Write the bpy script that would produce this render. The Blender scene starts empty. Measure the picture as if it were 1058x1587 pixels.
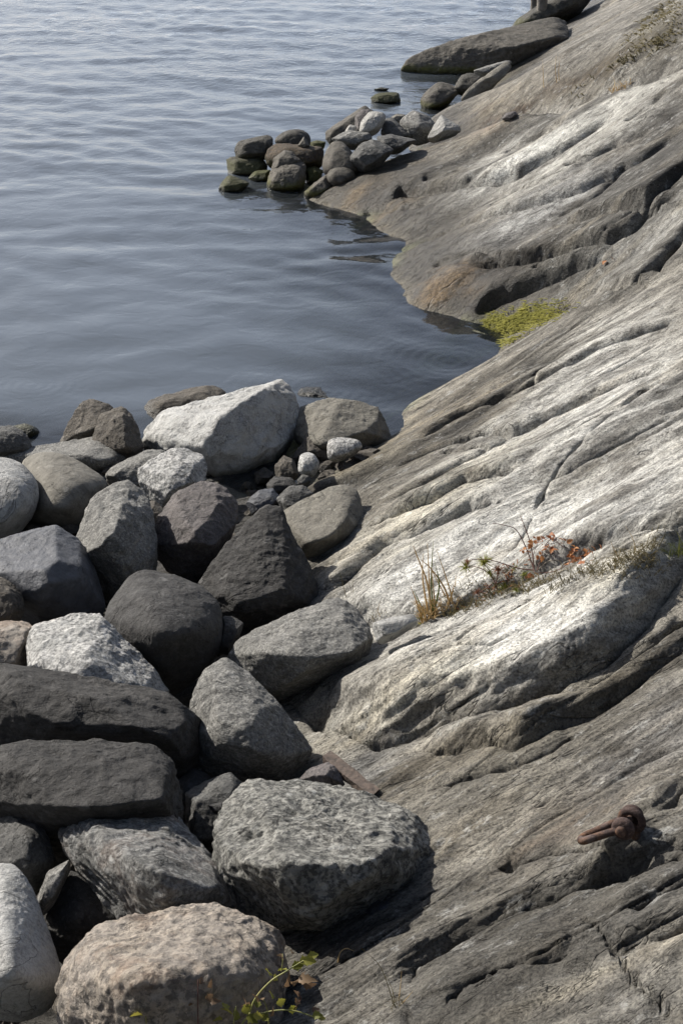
import bpy, bmesh, math, random
import numpy as np
from mathutils import Vector, Matrix

# ------------------------------------------------------------------ camera, sky, sun, exposure
SC = bpy.context.scene
COL = SC.collection
CAM_H, PITCH, F = 5.2, math.radians(28.0), 2204.0
PW, PH = 1058.0, 1587.0
cam_d = bpy.data.cameras.new('camera')
cam = bpy.data.objects.new('camera', cam_d)
COL.objects.link(cam)
cam.location = (0, 0, CAM_H)
cam.rotation_euler = (math.pi/2 - PITCH, 0, 0)
cam_d.sensor_fit = 'VERTICAL'
cam_d.sensor_height = 36.0
cam_d.lens = 36.0*F/PH
cam_d.clip_end = 3000
cam_d.clip_start = 0.05
SC.camera = cam

SUN_EL = math.radians(32.0)
SUN_H = Vector((-0.79, 0.61, 0)).normalized()          # horizontal direction towards the sun
SUN = Vector((SUN_H.x*math.cos(SUN_EL), SUN_H.y*math.cos(SUN_EL), math.sin(SUN_EL)))
world = bpy.data.worlds.new('World')
SC.world = world
world.use_nodes = True
nt = world.node_tree
sky = nt.nodes.new('ShaderNodeTexSky')
sky.sky_type = 'NISHITA'
sky.sun_disc = False
sky.sun_elevation = SUN_EL
sky.sun_rotation = math.atan2(SUN_H.x, SUN_H.y)
sky.air_density = 1.0
sky.dust_density = 2.8
sky.ozone_density = 2.0
bg = nt.nodes['Background']
# pale haze low over the sea, the same all the way round
_tc = nt.nodes.new('ShaderNodeTexCoord'); _sp = nt.nodes.new('ShaderNodeSeparateXYZ')
nt.links.new(_tc.outputs['Generated'], _sp.inputs[0])
_cr = nt.nodes.new('ShaderNodeValToRGB')
_cr.color_ramp.elements[0].position = 0.0; _cr.color_ramp.elements[0].color = (8.3, 8.9, 10.4, 1)
_cr.color_ramp.elements[1].position = 0.75; _cr.color_ramp.elements[1].color = (0, 0, 0, 1)
_e = _cr.color_ramp.elements.new(0.40); _e.color = (4.3, 4.9, 6.3, 1)
nt.links.new(_sp.outputs[2], _cr.inputs[0])
_ad = nt.nodes.new('ShaderNodeVectorMath'); _ad.operation = 'ADD'
nt.links.new(sky.outputs[0], _ad.inputs[0]); nt.links.new(_cr.outputs[0], _ad.inputs[1])
nt.links.new(_ad.outputs[0], bg.inputs[0])
bg.inputs[1].default_value = 0.057
sun_d = bpy.data.lights.new('sun', 'SUN')
sun_d.energy = 5.0
sun_d.angle = math.radians(0.53)
sun_d.color = (1.0, 0.95, 0.87)
sun_o = bpy.data.objects.new('sun', sun_d)
COL.objects.link(sun_o)
sun_o.location = (-20, 15, 30)
sun_o.rotation_euler = SUN.to_track_quat('Z', 'Y').to_euler()
SC.view_settings.view_transform = 'Standard'
SC.view_settings.look = 'None'
SC.view_settings.exposure = 0.5
SC.view_settings.gamma = 1.0
SC.view_settings.use_curve_mapping = False

# ------------------------------------------------------------------ calibration helpers
cR = np.array([1.0, 0, 0])
cF = np.array([0, math.cos(PITCH), -math.sin(PITCH)])
cU = np.array([0, math.sin(PITCH), math.cos(PITCH)])
cO = np.array([0, 0, CAM_H])

def ray(px, py):
    return cF + cR*((px-PW/2)/F) + cU*((PH/2-py)/F)      # depth 1 along the axis

def at_z(px, py, z):
    d = ray(px, py)
    return cO + d*((z-CAM_H)/d[2])

def project(P):
    Q = P - cO
    dep = np.maximum(Q@cF, 0.05)
    return PW/2 + F*(Q@cR)/dep, PH/2 - F*(Q@cU)/dep

# ------------------------------------------------------------------ numpy noise
_rng = np.random.RandomState(7)
PERM = _rng.permutation(256)
PERM = np.concatenate([PERM, PERM, PERM]).astype(np.int32)
G3 = _rng.normal(size=(256, 3)); G3 /= np.linalg.norm(G3, axis=1)[:, None]
G3 = G3.astype(np.float32)

def noise3(p):
    p = np.asarray(p, dtype=np.float32)
    i = np.floor(p).astype(np.int32); f = p - i
    i &= 255
    w = f*f*f*(f*(f*6-15)+10)
    out = 0
    res = []
    for dx in (0, 1):
        a = PERM[i[:, 0]+dx]
        for dy in (0, 1):
            b = PERM[a+i[:, 1]+dy]
            for dz in (0, 1):
                g = G3[PERM[b+i[:, 2]+dz] & 255]
                res.append(g[:, 0]*(f[:, 0]-dx)+g[:, 1]*(f[:, 1]-dy)+g[:, 2]*(f[:, 2]-dz))
    x, y, z = w[:, 0], w[:, 1], w[:, 2]
    l = lambda a, b, t: a+(b-a)*t
    c00 = l(res[0], res[1], z); c01 = l(res[2], res[3], z)
    c10 = l(res[4], res[5], z); c11 = l(res[6], res[7], z)
    return l(l(c00, c01, y), l(c10, c11, y), x)*1.6

def n2(u, v, s=0.0):
    return noise3(np.stack([u, v, np.full_like(u, s)], 1))

def fbm(p, octaves=4, lac=2.1, gain=0.5):
    a, t = 1.0, 0
    for k in range(octaves):
        t = t + a*noise3(p + 17.3*k); p = p*lac; a *= gain
    return t

def ridged(p, octaves=3, lac=2.1, gain=0.5):
    a, t = 1.0, 0
    for k in range(octaves):
        t = t + a*(1-2*np.abs(noise3(p + 9.1*k))); p = p*lac; a *= gain
    return t

def sstep(a, b, x):
    t = np.clip((x-a)/(b-a), 0, 1)
    return t*t*(3-2*t)

# ------------------------------------------------------------------ materials
def new_mat(name):
    m = bpy.data.materials.new(name); m.use_nodes = True
    t = m.node_tree
    return m, t, t.nodes['Principled BSDF']

def nd(t, typ, **kw):
    n = t.nodes.new(typ)
    for k, v in kw.items():
        if k.startswith('i_'):
            n.inputs[k[2:].replace('_', ' ')].default_value = v
        else:
            setattr(n, k, v)
    return n

def ramp(t, fac, stops):
    r = t.nodes.new('ShaderNodeValToRGB')
    e = r.color_ramp.elements
    e[0].position, e[0].color = stops[0][0], (*stops[0][1], 1)
    e[1].position, e[1].color = stops[-1][0], (*stops[-1][1], 1)
    for p, c in stops[1:-1]:
        x = e.new(p); x.color = (*c, 1)
    t.links.new(fac, r.inputs[0])
    return r.outputs[0]

def mixc(t, fac, a, b, mode='MIX'):
    m = t.nodes.new('ShaderNodeMix'); m.data_type = 'RGBA'; m.blend_type = mode
    for s, v in ((m.inputs[0], fac), (m.inputs[6], a), (m.inputs[7], b)):
        if hasattr(v, 'links'): t.links.new(v, s)
        elif isinstance(v, (int, float)): s.default_value = v
        else: s.default_value = (*v, 1)
    return m.outputs[2]

def mth(t, op, a, b=None, clamp=False):
    m = t.nodes.new('ShaderNodeMath'); m.operation = op; m.use_clamp = clamp
    for s, v in ((m.inputs[0], a), (m.inputs[1], b)):
        if v is None: continue
        if hasattr(v, 'links'): t.links.new(v, s)
        else: s.default_value = v
    return m.outputs[0]

def tnoise(t, vec, scale, detail=6, rough=0.55, dist=0.0):
    n = nd(t, 'ShaderNodeTexNoise')
    n.inputs['Scale'].default_value = scale; n.inputs['Detail'].default_value = detail
    n.inputs['Roughness'].default_value = rough; n.inputs['Distortion'].default_value = dist
    t.links.new(vec, n.inputs['Vector'])
    return n.outputs['Fac']

def bump(t, h, dist, strength, prev=None):
    b = nd(t, 'ShaderNodeBump'); b.inputs['Distance'].default_value = dist
    b.inputs['Strength'].default_value = strength
    t.links.new(h, b.inputs['Height'])
    if prev is not None: t.links.new(prev, b.inputs['Normal'])
    return b.outputs[0]

BLK, WHT = (0, 0, 0), (1, 1, 1)

def rock_mat(name, c1, c2, speck=(0.05, 0.05, 0.05), speck_amt=0.45, grain=90, lichen=None, lichen_amt=0.0,
             band=0.0, rough=0.85, algae=None, rust=0.0, bmp=1.0):
    m, t, p = new_mat(name)
    tc = nd(t, 'ShaderNodeTexCoord'); oi = nd(t, 'ShaderNodeObjectInfo')
    ad = nd(t, 'ShaderNodeVectorMath', operation='ADD')
    mu = mth(t, 'MULTIPLY', oi.outputs['Random'], 60.0)
    t.links.new(tc.outputs['Object'], ad.inputs[0]); t.links.new(mu, ad.inputs[1])
    v = ad.outputs[0]
    big = tnoise(t, v, 2.2, 6, 0.6, 0.6)
    col = mixc(t, ramp(t, big, [(0.35, BLK), (0.65, WHT)]), c1, c2)
    mid = tnoise(t, v, 11, 6, 0.65)
    col = mixc(t, mth(t, 'MULTIPLY', ramp(t, mid, [(0.40, BLK), (0.62, WHT)]), 0.55), col,
               tuple(min(1, x*1.35+0.03) for x in c2))
    if band > 0:
        mp = nd(t, 'ShaderNodeMapping'); mp.inputs['Scale'].default_value = (0.35, 0.6, 5)
        mp.inputs['Rotation'].default_value = (0.5, 0.7, 0.3)
        t.links.new(v, mp.inputs[0])
        bn = tnoise(t, mp.outputs[0], 4, 8, 0.65, 0.8)
        col = mixc(t, mth(t, 'MULTIPLY', ramp(t, bn, [(0.38, BLK), (0.6, WHT)]), band), col, tuple(x*0.35 for x in c1))
        hb = bn
    gr = tnoise(t, v, grain, 3, 0.7)
    col = mixc(t, mth(t, 'MULTIPLY', ramp(t, gr, [(0.44, WHT), (0.54, BLK)]), speck_amt), col, speck)
    gr2 = tnoise(t, v, grain*0.55, 2, 0.6)
    col = mixc(t, mth(t, 'MULTIPLY', ramp(t, gr2, [(0.56, BLK), (0.66, WHT)]), speck_amt*0.7), col,
               tuple(min(0.8, x*1.6+0.05) for x in c2))
    if lichen is not None:
        ln = tnoise(t, v, 3.4, 10, 0.72, 0.4)
        col = mixc(t, mth(t, 'MULTIPLY', ramp(t, ln, [(0.5-0.1, BLK), (0.56, WHT)]), lichen_amt), col, lichen)
    dk = tnoise(t, v, 6.0, 9, 0.75, 0.2)
    col = mixc(t, mth(t, 'MULTIPLY', ramp(t, dk, [(0.56, BLK), (0.66, WHT)]), 0.45), col, tuple(x*0.3 for x in c1))
    if rust > 0:
        rn = tnoise(t, v, 4.3, 8, 0.7, 0.5)
        col = mixc(t, mth(t, 'MULTIPLY', ramp(t, rn, [(0.50, BLK), (0.62, WHT)]), rust), col, (0.25, 0.12, 0.05))
    rgh = rough
    if algae is not None:
        geo = nd(t, 'ShaderNodeNewGeometry'); sp = nd(t, 'ShaderNodeSeparateXYZ')
        t.links.new(geo.outputs['Position'], sp.inputs[0])
        zn = mth(t, 'ADD', sp.outputs[2], mth(t, 'MULTIPLY', tnoise(t, v, 5, 6, 0.7), -0.25))
        f = nd(t, 'ShaderNodeMapRange'); f.inputs['From Min'].default_value = algae[0]-0.125
        f.inputs['From Max'].default_value = algae[0]-0.125-0.10
        t.links.new(zn, f.inputs['Value'])
        f2 = mth(t, 'MULTIPLY', f.outputs[0], algae[2])
        col = mixc(t, f2, col, mixc(t, tnoise(t, v, 22, 4, 0.7), tuple(x*0.35 for x in algae[1]), algae[1]))
    ck = tnoise(t, v, 1.7, 5, 0.55, 0.9)
    ckl = mth(t, 'ABSOLUTE', mth(t, 'SUBTRACT', ck, 0.5))
    ckm = ramp(t, ckl, [(0.0, WHT), (0.003, BLK)])
    col = mixc(t, mth(t, 'MULTIPLY', ckm, 0.35), col, (0.02, 0.018, 0.016))
    vo = nd(t, 'ShaderNodeTexVoronoi'); vo.inputs['Scale'].default_value = 7.0
    vad = nd(t, 'ShaderNodeVectorMath', operation='ADD'); nz = nd(t, 'ShaderNodeTexNoise'); nz.inputs['Scale'].default_value = 14
    t.links.new(v, nz.inputs['Vector']); vs_ = nd(t, 'ShaderNodeVectorMath', operation='SCALE'); vs_.inputs['Scale'].default_value = 0.12
    t.links.new(nz.outputs['Color'], vs_.inputs[0]); t.links.new(v, vad.inputs[0]); t.links.new(vs_.outputs[0], vad.inputs[1])
    t.links.new(vad.outputs[0], vo.inputs['Vector'])
    spt = ramp(t, vo.outputs['Distance'], [(0.17, WHT), (0.22, BLK)])
    spt = mth(t, 'MULTIPLY', spt, ramp(t, tnoise(t, v, 1.9, 3, 0.6), [(0.50, BLK), (0.60, WHT)]))
    col = mixc(t, mth(t, 'MULTIPLY', spt, 0.5), col, tuple(min(0.6, x*1.5+0.10) for x in c2))
    g2 = nd(t, 'ShaderNodeNewGeometry'); sp2 = nd(t, 'ShaderNodeSeparateXYZ')
    t.links.new(g2.outputs['Position'], sp2.inputs[0])
    wz = nd(t, 'ShaderNodeMapRange'); wz.inputs['From Min'].default_value = 0.13; wz.inputs['From Max'].default_value = 0.06
    t.links.new(mth(t, 'ADD', sp2.outputs[2], mth(t, 'MULTIPLY', tnoise(t, v, 4, 4, 0.6), 0.08)), wz.inputs['Value'])
    col = mixc(t, wz.outputs[0], col, mixc(t, 1.0, col, (0.32, 0.31, 0.26), 'MULTIPLY'))
    t.links.new(mth(t, 'SUBTRACT', rgh, mth(t, 'MULTIPLY', wz.outputs[0], 0.5)), p.inputs['Roughness'])
    t.links.new(col, p.inputs['Base Color'])
    p.inputs['Specular IOR Level'].default_value = 0.35
    h1 = tnoise(t, v, 9, 9, 0.68, 0.3)
    b = bump(t, h1, 0.055*bmp, 0.8)
    b = bump(t, mth(t, 'SUBTRACT', 1.0, ckm), 0.012*min(bmp, 1), 1.0, b)
    h2 = tnoise(t, v, 45, 5, 0.7)
    b = bump(t, h2, 0.012*bmp, 0.9, b)
    if band > 0:
        b = bump(t, hb, 0.05*bmp, 0.6, b)
    t.links.new(b, p.inputs['Normal'])
    return m

M = {}
M['white'] = rock_mat('pale_granite', (0.235, 0.232, 0.22), (0.385, 0.38, 0.365), speck_amt=0.4, grain=70, lichen=(0.55, 0.55, 0.53), lichen_amt=0.5)
M['white2'] = rock_mat('white_speckled_granite', (0.237, 0.237, 0.228), (0.456, 0.446, 0.427), speck_amt=0.75, grain=48, lichen=(0.5, 0.5, 0.48), lichen_amt=0.3)
M['grey'] = rock_mat('grey_gneiss', (0.078, 0.075, 0.070), (0.135, 0.133, 0.125), speck_amt=0.5, grain=90, band=0.35)
M['greyl'] = rock_mat('light_grey_gneiss', (0.158, 0.155, 0.145), (0.251, 0.244, 0.224), speck_amt=0.55, grain=80, band=0.25)
M['coarse'] = rock_mat('coarse_grey_gneiss', (0.187, 0.187, 0.170), (0.357, 0.348, 0.315), speck=(0.03, 0.03, 0.03), speck_amt=0.7, grain=38, band=0.4, bmp=1.5)
M['tan'] = rock_mat('tan_grey_stone', (0.129, 0.118, 0.098), (0.189, 0.176, 0.145), speck_amt=0.35, grain=110)
M['brown'] = rock_mat('brown_stone', (0.062, 0.052, 0.042), (0.110, 0.094, 0.073), speck_amt=0.45, grain=80, band=0.2)
M['dark'] = rock_mat('dark_stone', (0.029, 0.027, 0.027), (0.053, 0.051, 0.049), speck_amt=0.4, grain=100)
M['darkb'] = rock_mat('dark_banded_stone', (0.032, 0.030, 0.028), (0.060, 0.056, 0.052), speck_amt=0.4, grain=90, band=0.6)
M['slate'] = rock_mat('smooth_blue_grey_stone', (0.036, 0.038, 0.045), (0.061, 0.065, 0.077), speck_amt=0.12, grain=120, rough=0.6, bmp=0.5)
M['pinkd'] = rock_mat('dark_pinkish_granite', (0.072, 0.064, 0.061), (0.133, 0.116, 0.111), speck_amt=0.5, grain=75)
M['pink'] = rock_mat('pink_granite', (0.26, 0.225, 0.185), (0.44, 0.375, 0.305), speck=(0.07, 0.065, 0.06), speck_amt=0.7, grain=26, lichen=(0.42, 0.38, 0.34), lichen_amt=0.5, rust=0.25, bmp=1.7)
M['cobble'] = rock_mat('smooth_cobble', (0.140, 0.128, 0.105), (0.178, 0.166, 0.140), speck_amt=0.2, grain=120, bmp=0.35)
M['rusty'] = rock_mat('rust_stained_gneiss', (0.16, 0.16, 0.15), (0.33, 0.325, 0.31), speck_amt=0.6, grain=55, band=0.4, rust=0.15, bmp=1.4)
AL = (0.35, (0.10, 0.12, 0.02), 0.85)
M['fdark'] = rock_mat('wet_algae_stone', (0.030, 0.030, 0.025), (0.066, 0.060, 0.048), speck_amt=0.3, grain=50, algae=(0.26, (0.09, 0.095, 0.02), 0.6))
M['fgrey'] = rock_mat('shore_stone', (0.055, 0.050, 0.040), (0.105, 0.093, 0.075), speck_amt=0.3, grain=60, algae=(0.16, (0.12, 0.12, 0.02), 0.9))
M['fpale'] = rock_mat('pale_shore_stone', (0.230, 0.221, 0.200), (0.357, 0.348, 0.323), speck_amt=0.3, grain=60)
M['falgae'] = rock_mat('green_algae_stone', (0.040, 0.044, 0.024), (0.080, 0.080, 0.040), speck_amt=0.3, grain=50, algae=(0.9, (0.085, 0.09, 0.018), 0.7))
M['weed'] = rock_mat('seaweed_covered_stone', (0.048, 0.036, 0.020), (0.112, 0.080, 0.048), speck_amt=0.6, grain=30, algae=(0.3, (0.09, 0.09, 0.02), 0.6), bmp=2.2)

# ------------------------------------------------------------------ object helpers
def tag(o, label=None, cat=None, group=None, kind=None):
    if label: o['label'] = label
    if cat: o['category'] = cat
    if group: o['group'] = group
    if kind: o['kind'] = kind
    return o

def mesh_obj(name, verts, faces, mat, parent=None, smooth=True, loc=None):
    me = bpy.data.meshes.new(name)
    verts = np.asarray(verts, dtype=np.float32); faces = np.asarray(faces, dtype=np.int32)
    k = faces.shape[1]
    me.vertices.add(len(verts)); me.vertices.foreach_set('co', verts.ravel())
    me.loops.add(faces.size); me.loops.foreach_set('vertex_index', faces.ravel())
    me.polygons.add(len(faces)); me.polygons.foreach_set('loop_start', np.arange(0, faces.size, k, dtype=np.int32))
    me.polygons.foreach_set('use_smooth', np.full(len(faces), smooth))
    me.update(calc_edges=True); me.validate()
    if mat: me.materials.append(mat)
    o = bpy.data.objects.new(name, me); COL.objects.link(o)
    if parent: o.parent = parent
    if loc is not None: o.location = loc
    return o

def empty(name, loc):
    o = bpy.data.objects.new(name, None); COL.objects.link(o); o.location = loc
    return o

# ------------------------------------------------------------------ shore geometry
XS_Y = [0, 4.3, 6.1, 8, 10, 10.7, 11.25, 12.2, 13.0, 13.5, 14.0, 14.8, 15.5, 16.9, 17.3, 18.0, 18.6, 19.2, 20.0, 21.5, 23, 26.2, 30.7, 36.4, 45, 60]
XS_X = [-4.2, -1.8, -1.1, -.75, -.45, -.05, .40, 1.0, 1.5, 1.63, 1.34, .78, .67, .87, .57, .2, -.25, -.1, .7, 1.35, 1.75, 2.7, 4.2, 6.1, 9.5, 16]
SM_Y = [0, 4.3, 6.1, 8, 10, 12.2, 14.0, 17.0, 19.5, 23, 26.2, 30.7, 36.4, 45, 60]
SM_X = [-4.2, -1.8, -1.1, -.75, -.25, .5, .75, .55, .6, 1.7, 2.7, 4.2, 6.1, 9.5, 16]
TH = math.radians(24)
CT, ST = math.cos(TH), math.sin(TH)

def base_h(x, y):
    xa = np.interp(y, XS_Y, XS_X); xb = np.interp(y, SM_Y, SM_X)
    w = sstep(0.0, 2.2, x-xa)
    d = x-(xa*(1-w)+xb*w)
    z = np.where(d > 0, 0.5*d, 0.42*d)
    z = np.where(z > 3.0, 3.0+2.0*(1-np.exp(-(z-3.0)/2.0)), z)
    z = np.where(z < -0.7, -0.7-0.9*(1-np.exp((z+0.7)/0.9)), z)
    pile = np.where(y < 10.7, np.maximum(0.05+(10.6-y)*0.12-0.42, 0.05), 0.05-(y-10.7)*0.9)
    pile = np.maximum(pile, -2.0)
    k = 0.09
    return k*np.logaddexp(z/k, pile/k)

def zpile(y):
    return 0.08+max(0.0, 11-y)*0.12

def on_base(px, py):
    d = ray(px, py)
    s = np.linspace(2.5, 60, 2500)
    P = cO[None]+d[None]*s[:, None]
    g = P[:, 2]-base_h(P[:, 0], P[:, 1])
    i = np.argmax(g < 0) if (g < 0).any() else len(s)-1
    return P[max(i, 1)]

# ledges: (kind, amplitude, width up, width down, [(px,py)...]).  The step faces the camera side of the line.
LEDGES = [
 (0.17, 0.36, 0.16, [(440,1090),(500,1128),(600,1140),(700,1108),(780,1084),(870,1052),(935,1012),(990,945),(1050,872),(1110,800)]),
 (0.085, 0.35, 0.18, [(500,968),(560,962),(640,965),(720,930),(800,902),(870,880),(925,862),(980,850),(1058,832),(1140,800)]),
 (0.03, 0.10, 0.10, [(850,906),(900,900),(960,884),(1010,870),(1042,862)]),
 (0.07, 0.18, 0.22, [(640,1150),(740,1155),(800,1162),(850,1132),(940,1082),(1000,1042),(1058,985),(1140,920)]),
 (0.035, 0.15, 0.15, [(880,1070),(940,1030),(1000,985),(1058,930)]),
 (0.06, 0.20, 0.14, [(500,932),(594,856),(651,838),(726,803),(790,790)]),
 (0.055, 0.16, 0.14, [(560,830),(617,815),(680,789),(720,763),(772,751),(806,748)]),
 (0.04, 0.25, 0.15, [(590,800),(680,740),(749,700),(806,660),(887,624),(967,590),(1058,560)]),
 (0.04, 0.20, 0.15, [(600,725),(697,688),(749,671),(795,668),(850,640)]),
 (0.03, 0.20, 0.12, [(640,690),(720,640),(820,600),(930,540),(1058,480)]),
 (0.035, 0.25, 0.15, [(820,760),(880,740),(960,690),(1058,640)]),
 (0.055, 0.40, 0.20, [(600,315),(622,296),(701,288),(801,267),(894,217),(960,180)]),
 (0.065, 0.30, 0.15, [(700,420),(738,411),(795,406),(851,392),(898,383),(936,378),(983,350),(1002,327),(1058,300)]),
 (0.055, 0.30, 0.15, [(860,340),(880,335),(936,328),(1002,326),(1058,270),(1120,220)]),
 (0.085, 0.20, 0.16, [(730,486),(748,476),(804,449),(842,430),(889,411),(940,395)]),
 (0.09, 0.22, 0.18, [(860,474),(889,467),(917,452),(974,444),(1006,421),(1058,364),(1120,300)]),
 (0.03, 0.30, 0.15, [(640,375),(720,355),(800,330),(900,290),(1000,240),(1058,200)]),
 (0.06, 0.25, 0.10, [(642,1544),(653,1501),(711,1459),(785,1417),(858,1386),(953,1343),(1058,1306),(1150,1270)]),
 (0.028, 0.08, 0.06, [(925,1352),(985,1345),(1058,1320)]),
 (0.03, 0.10, 0.05, [(948,1480),(1006,1465),(1058,1438),(1120,1400)]),
 (0.022, 0.12, 0.05, [(658,1227),(737,1203),(816,1180),(900,1130)]),
 (0.035, 0.12, 0.07, [(470,1520),(560,1490),(600,1465),(650,1440)]),
 (0.025, 0.15, 0.07, [(760,1345),(860,1310),(905,1313),(1000,1303)]),
 (0.03, 0.15, 0.07, [(960,1430),(1010,1395),(1058,1375),(1120,1340)]),
 (0.025, 0.15, 0.07, [(1000,1260),(1030,1220),(1058,1190)]),
 (0.03, 0.12, 0.06, [(700,1587),(760,1540),(850,1510),(890,1500)]),
 # crests that face away from the camera (gully behind)
 (-0.10, 0.20, 0.30, [(700,505),(760,520),(800,520),(870,490),(960,458),(1058,408),(1120,370)]),
 (0.05, 0.5, 0.3, [(800,150),(850,120),(920,80),(1000,30),(1040,0)]),
]
CRACKS = [
 (0.03, 0.016, [(624,392),(681,373),(724,350)]), (0.035, 0.018, [(667,420),(733,397),(785,401)]),
 (0.03, 0.016, [(719,283),(766,265),(800,258)]), (0.03, 0.016, [(823,222),(850,210),(870,198)]),
 (0.03, 0.016, [(653,283),(690,275),(714,264)]), (0.03, 0.016, [(757,326),(785,312),(814,293)]),
 (0.035, 0.018, [(861,330),(918,302),(975,245)]), (0.03, 0.016, [(889,264),(920,245),(960,222)]),
 (0.03, 0.016, [(965,198),(1000,180),(1031,156)]), (0.03, 0.016, [(823,416),(850,412),(885,401)]),
 (0.035, 0.018, [(927,373),(984,330),(1058,283)]), (0.03, 0.016, [(560,330),(620,322),(680,312)]),
 (0.03, 0.014, [(900,590),(960,560),(1020,520)]), (0.03, 0.014, [(680,700),(760,690),(830,660)]),
 (0.035, 0.014, [(760,1290),(840,1240),(900,1215)]), (0.03, 0.012, [(640,1400),(740,1350),(800,1330)]),
 (0.03, 0.010, [(890,1433),(920,1455),(943,1480),(990,1522),(1058,1570)]),
 (0.03, 0.020, [(640,1548),(652,1500),(711,1460),(785,1418),(858,1387)]),
 (0.035, 0.018, [(925,1320),(955,1345),(1058,1300)]),
 (0.03, 0.012, [(820,600),(835,580),(880,555)]),
 (0.02, 0.012, [(560,1108),(640,1080),(700,1052),(760,1040),(800,1020)]),
 (0.02, 0.010, [(700,1050),(740,1010),(790,980),(850,945)]),
 (0.02, 0.010, [(640,1040),(700,1010),(740,975)]),
 (0.03, 0.014, [(1010,610),(960,650),(900,700),(850,750),(820,800)]),
 (0.03, 0.014, [(760,900),(800,850),(830,800),(900,760)]),
 (0.03, 0.02, [(700,420),(760,411),(851,391),(936,377)]),
 (0.03, 0.02, [(870,265),(940,235),(1010,200)]),
 (0.03, 0.02, [(780,235),(830,215),(880,190)]),
 (0.03, 0.02, [(720,330),(780,305),(840,290)]),
]

CREST = np.array([(-1.2, 18.6), (-.3, 18.95), (.8, 19.7), (1.9, 19.8), (2.9, 18.5), (4.2, 17.6), (6.0, 16.8), (9.0, 15.5)])

def to_xy(pts):
    return np.array([on_base(*p)[:2] for p in pts])

def polydist(x, y, pl):
    """signed distance (positive on the right-hand / camera side when the line runs away to the right), end fade"""
    best = np.full(x.shape, 1e9, dtype=np.float32); sg = np.zeros_like(best); tt = np.zeros_like(best)
    seg = np.linalg.norm(np.diff(pl, axis=0), axis=1); cum = np.concatenate([[0], np.cumsum(seg)]); L = cum[-1]
    n = len(pl)-1
    for i in range(n):
        a, b = pl[i], pl[i+1]; d = b-a; l2 = d@d
        t = ((x-a[0])*d[0]+(y-a[1])*d[1])/l2
        tc = np.clip(t, 0, 1)
        dx = x-(a[0]+tc*d[0]); dy = y-(a[1]+tc*d[1])
        dd = np.hypot(dx, dy)
        s = np.sign((x-a[0])*d[1]-(y-a[1])*d[0])
        m = dd < best
        best = np.where(m, dd, best); sg = np.where(m, s, sg); tt = np.where(m, (cum[i]+tc*seg[i])/L, tt)
    return best*sg, tt, L

LED = [(a, wu, wd, to_xy(p)) for a, wu, wd, p in LEDGES]
CRK = [(a, w, to_xy(p)) for a, w, p in CRACKS]

def lim(f, gs):
    return sstep(0.32, 0.14, f*gs)

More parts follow.
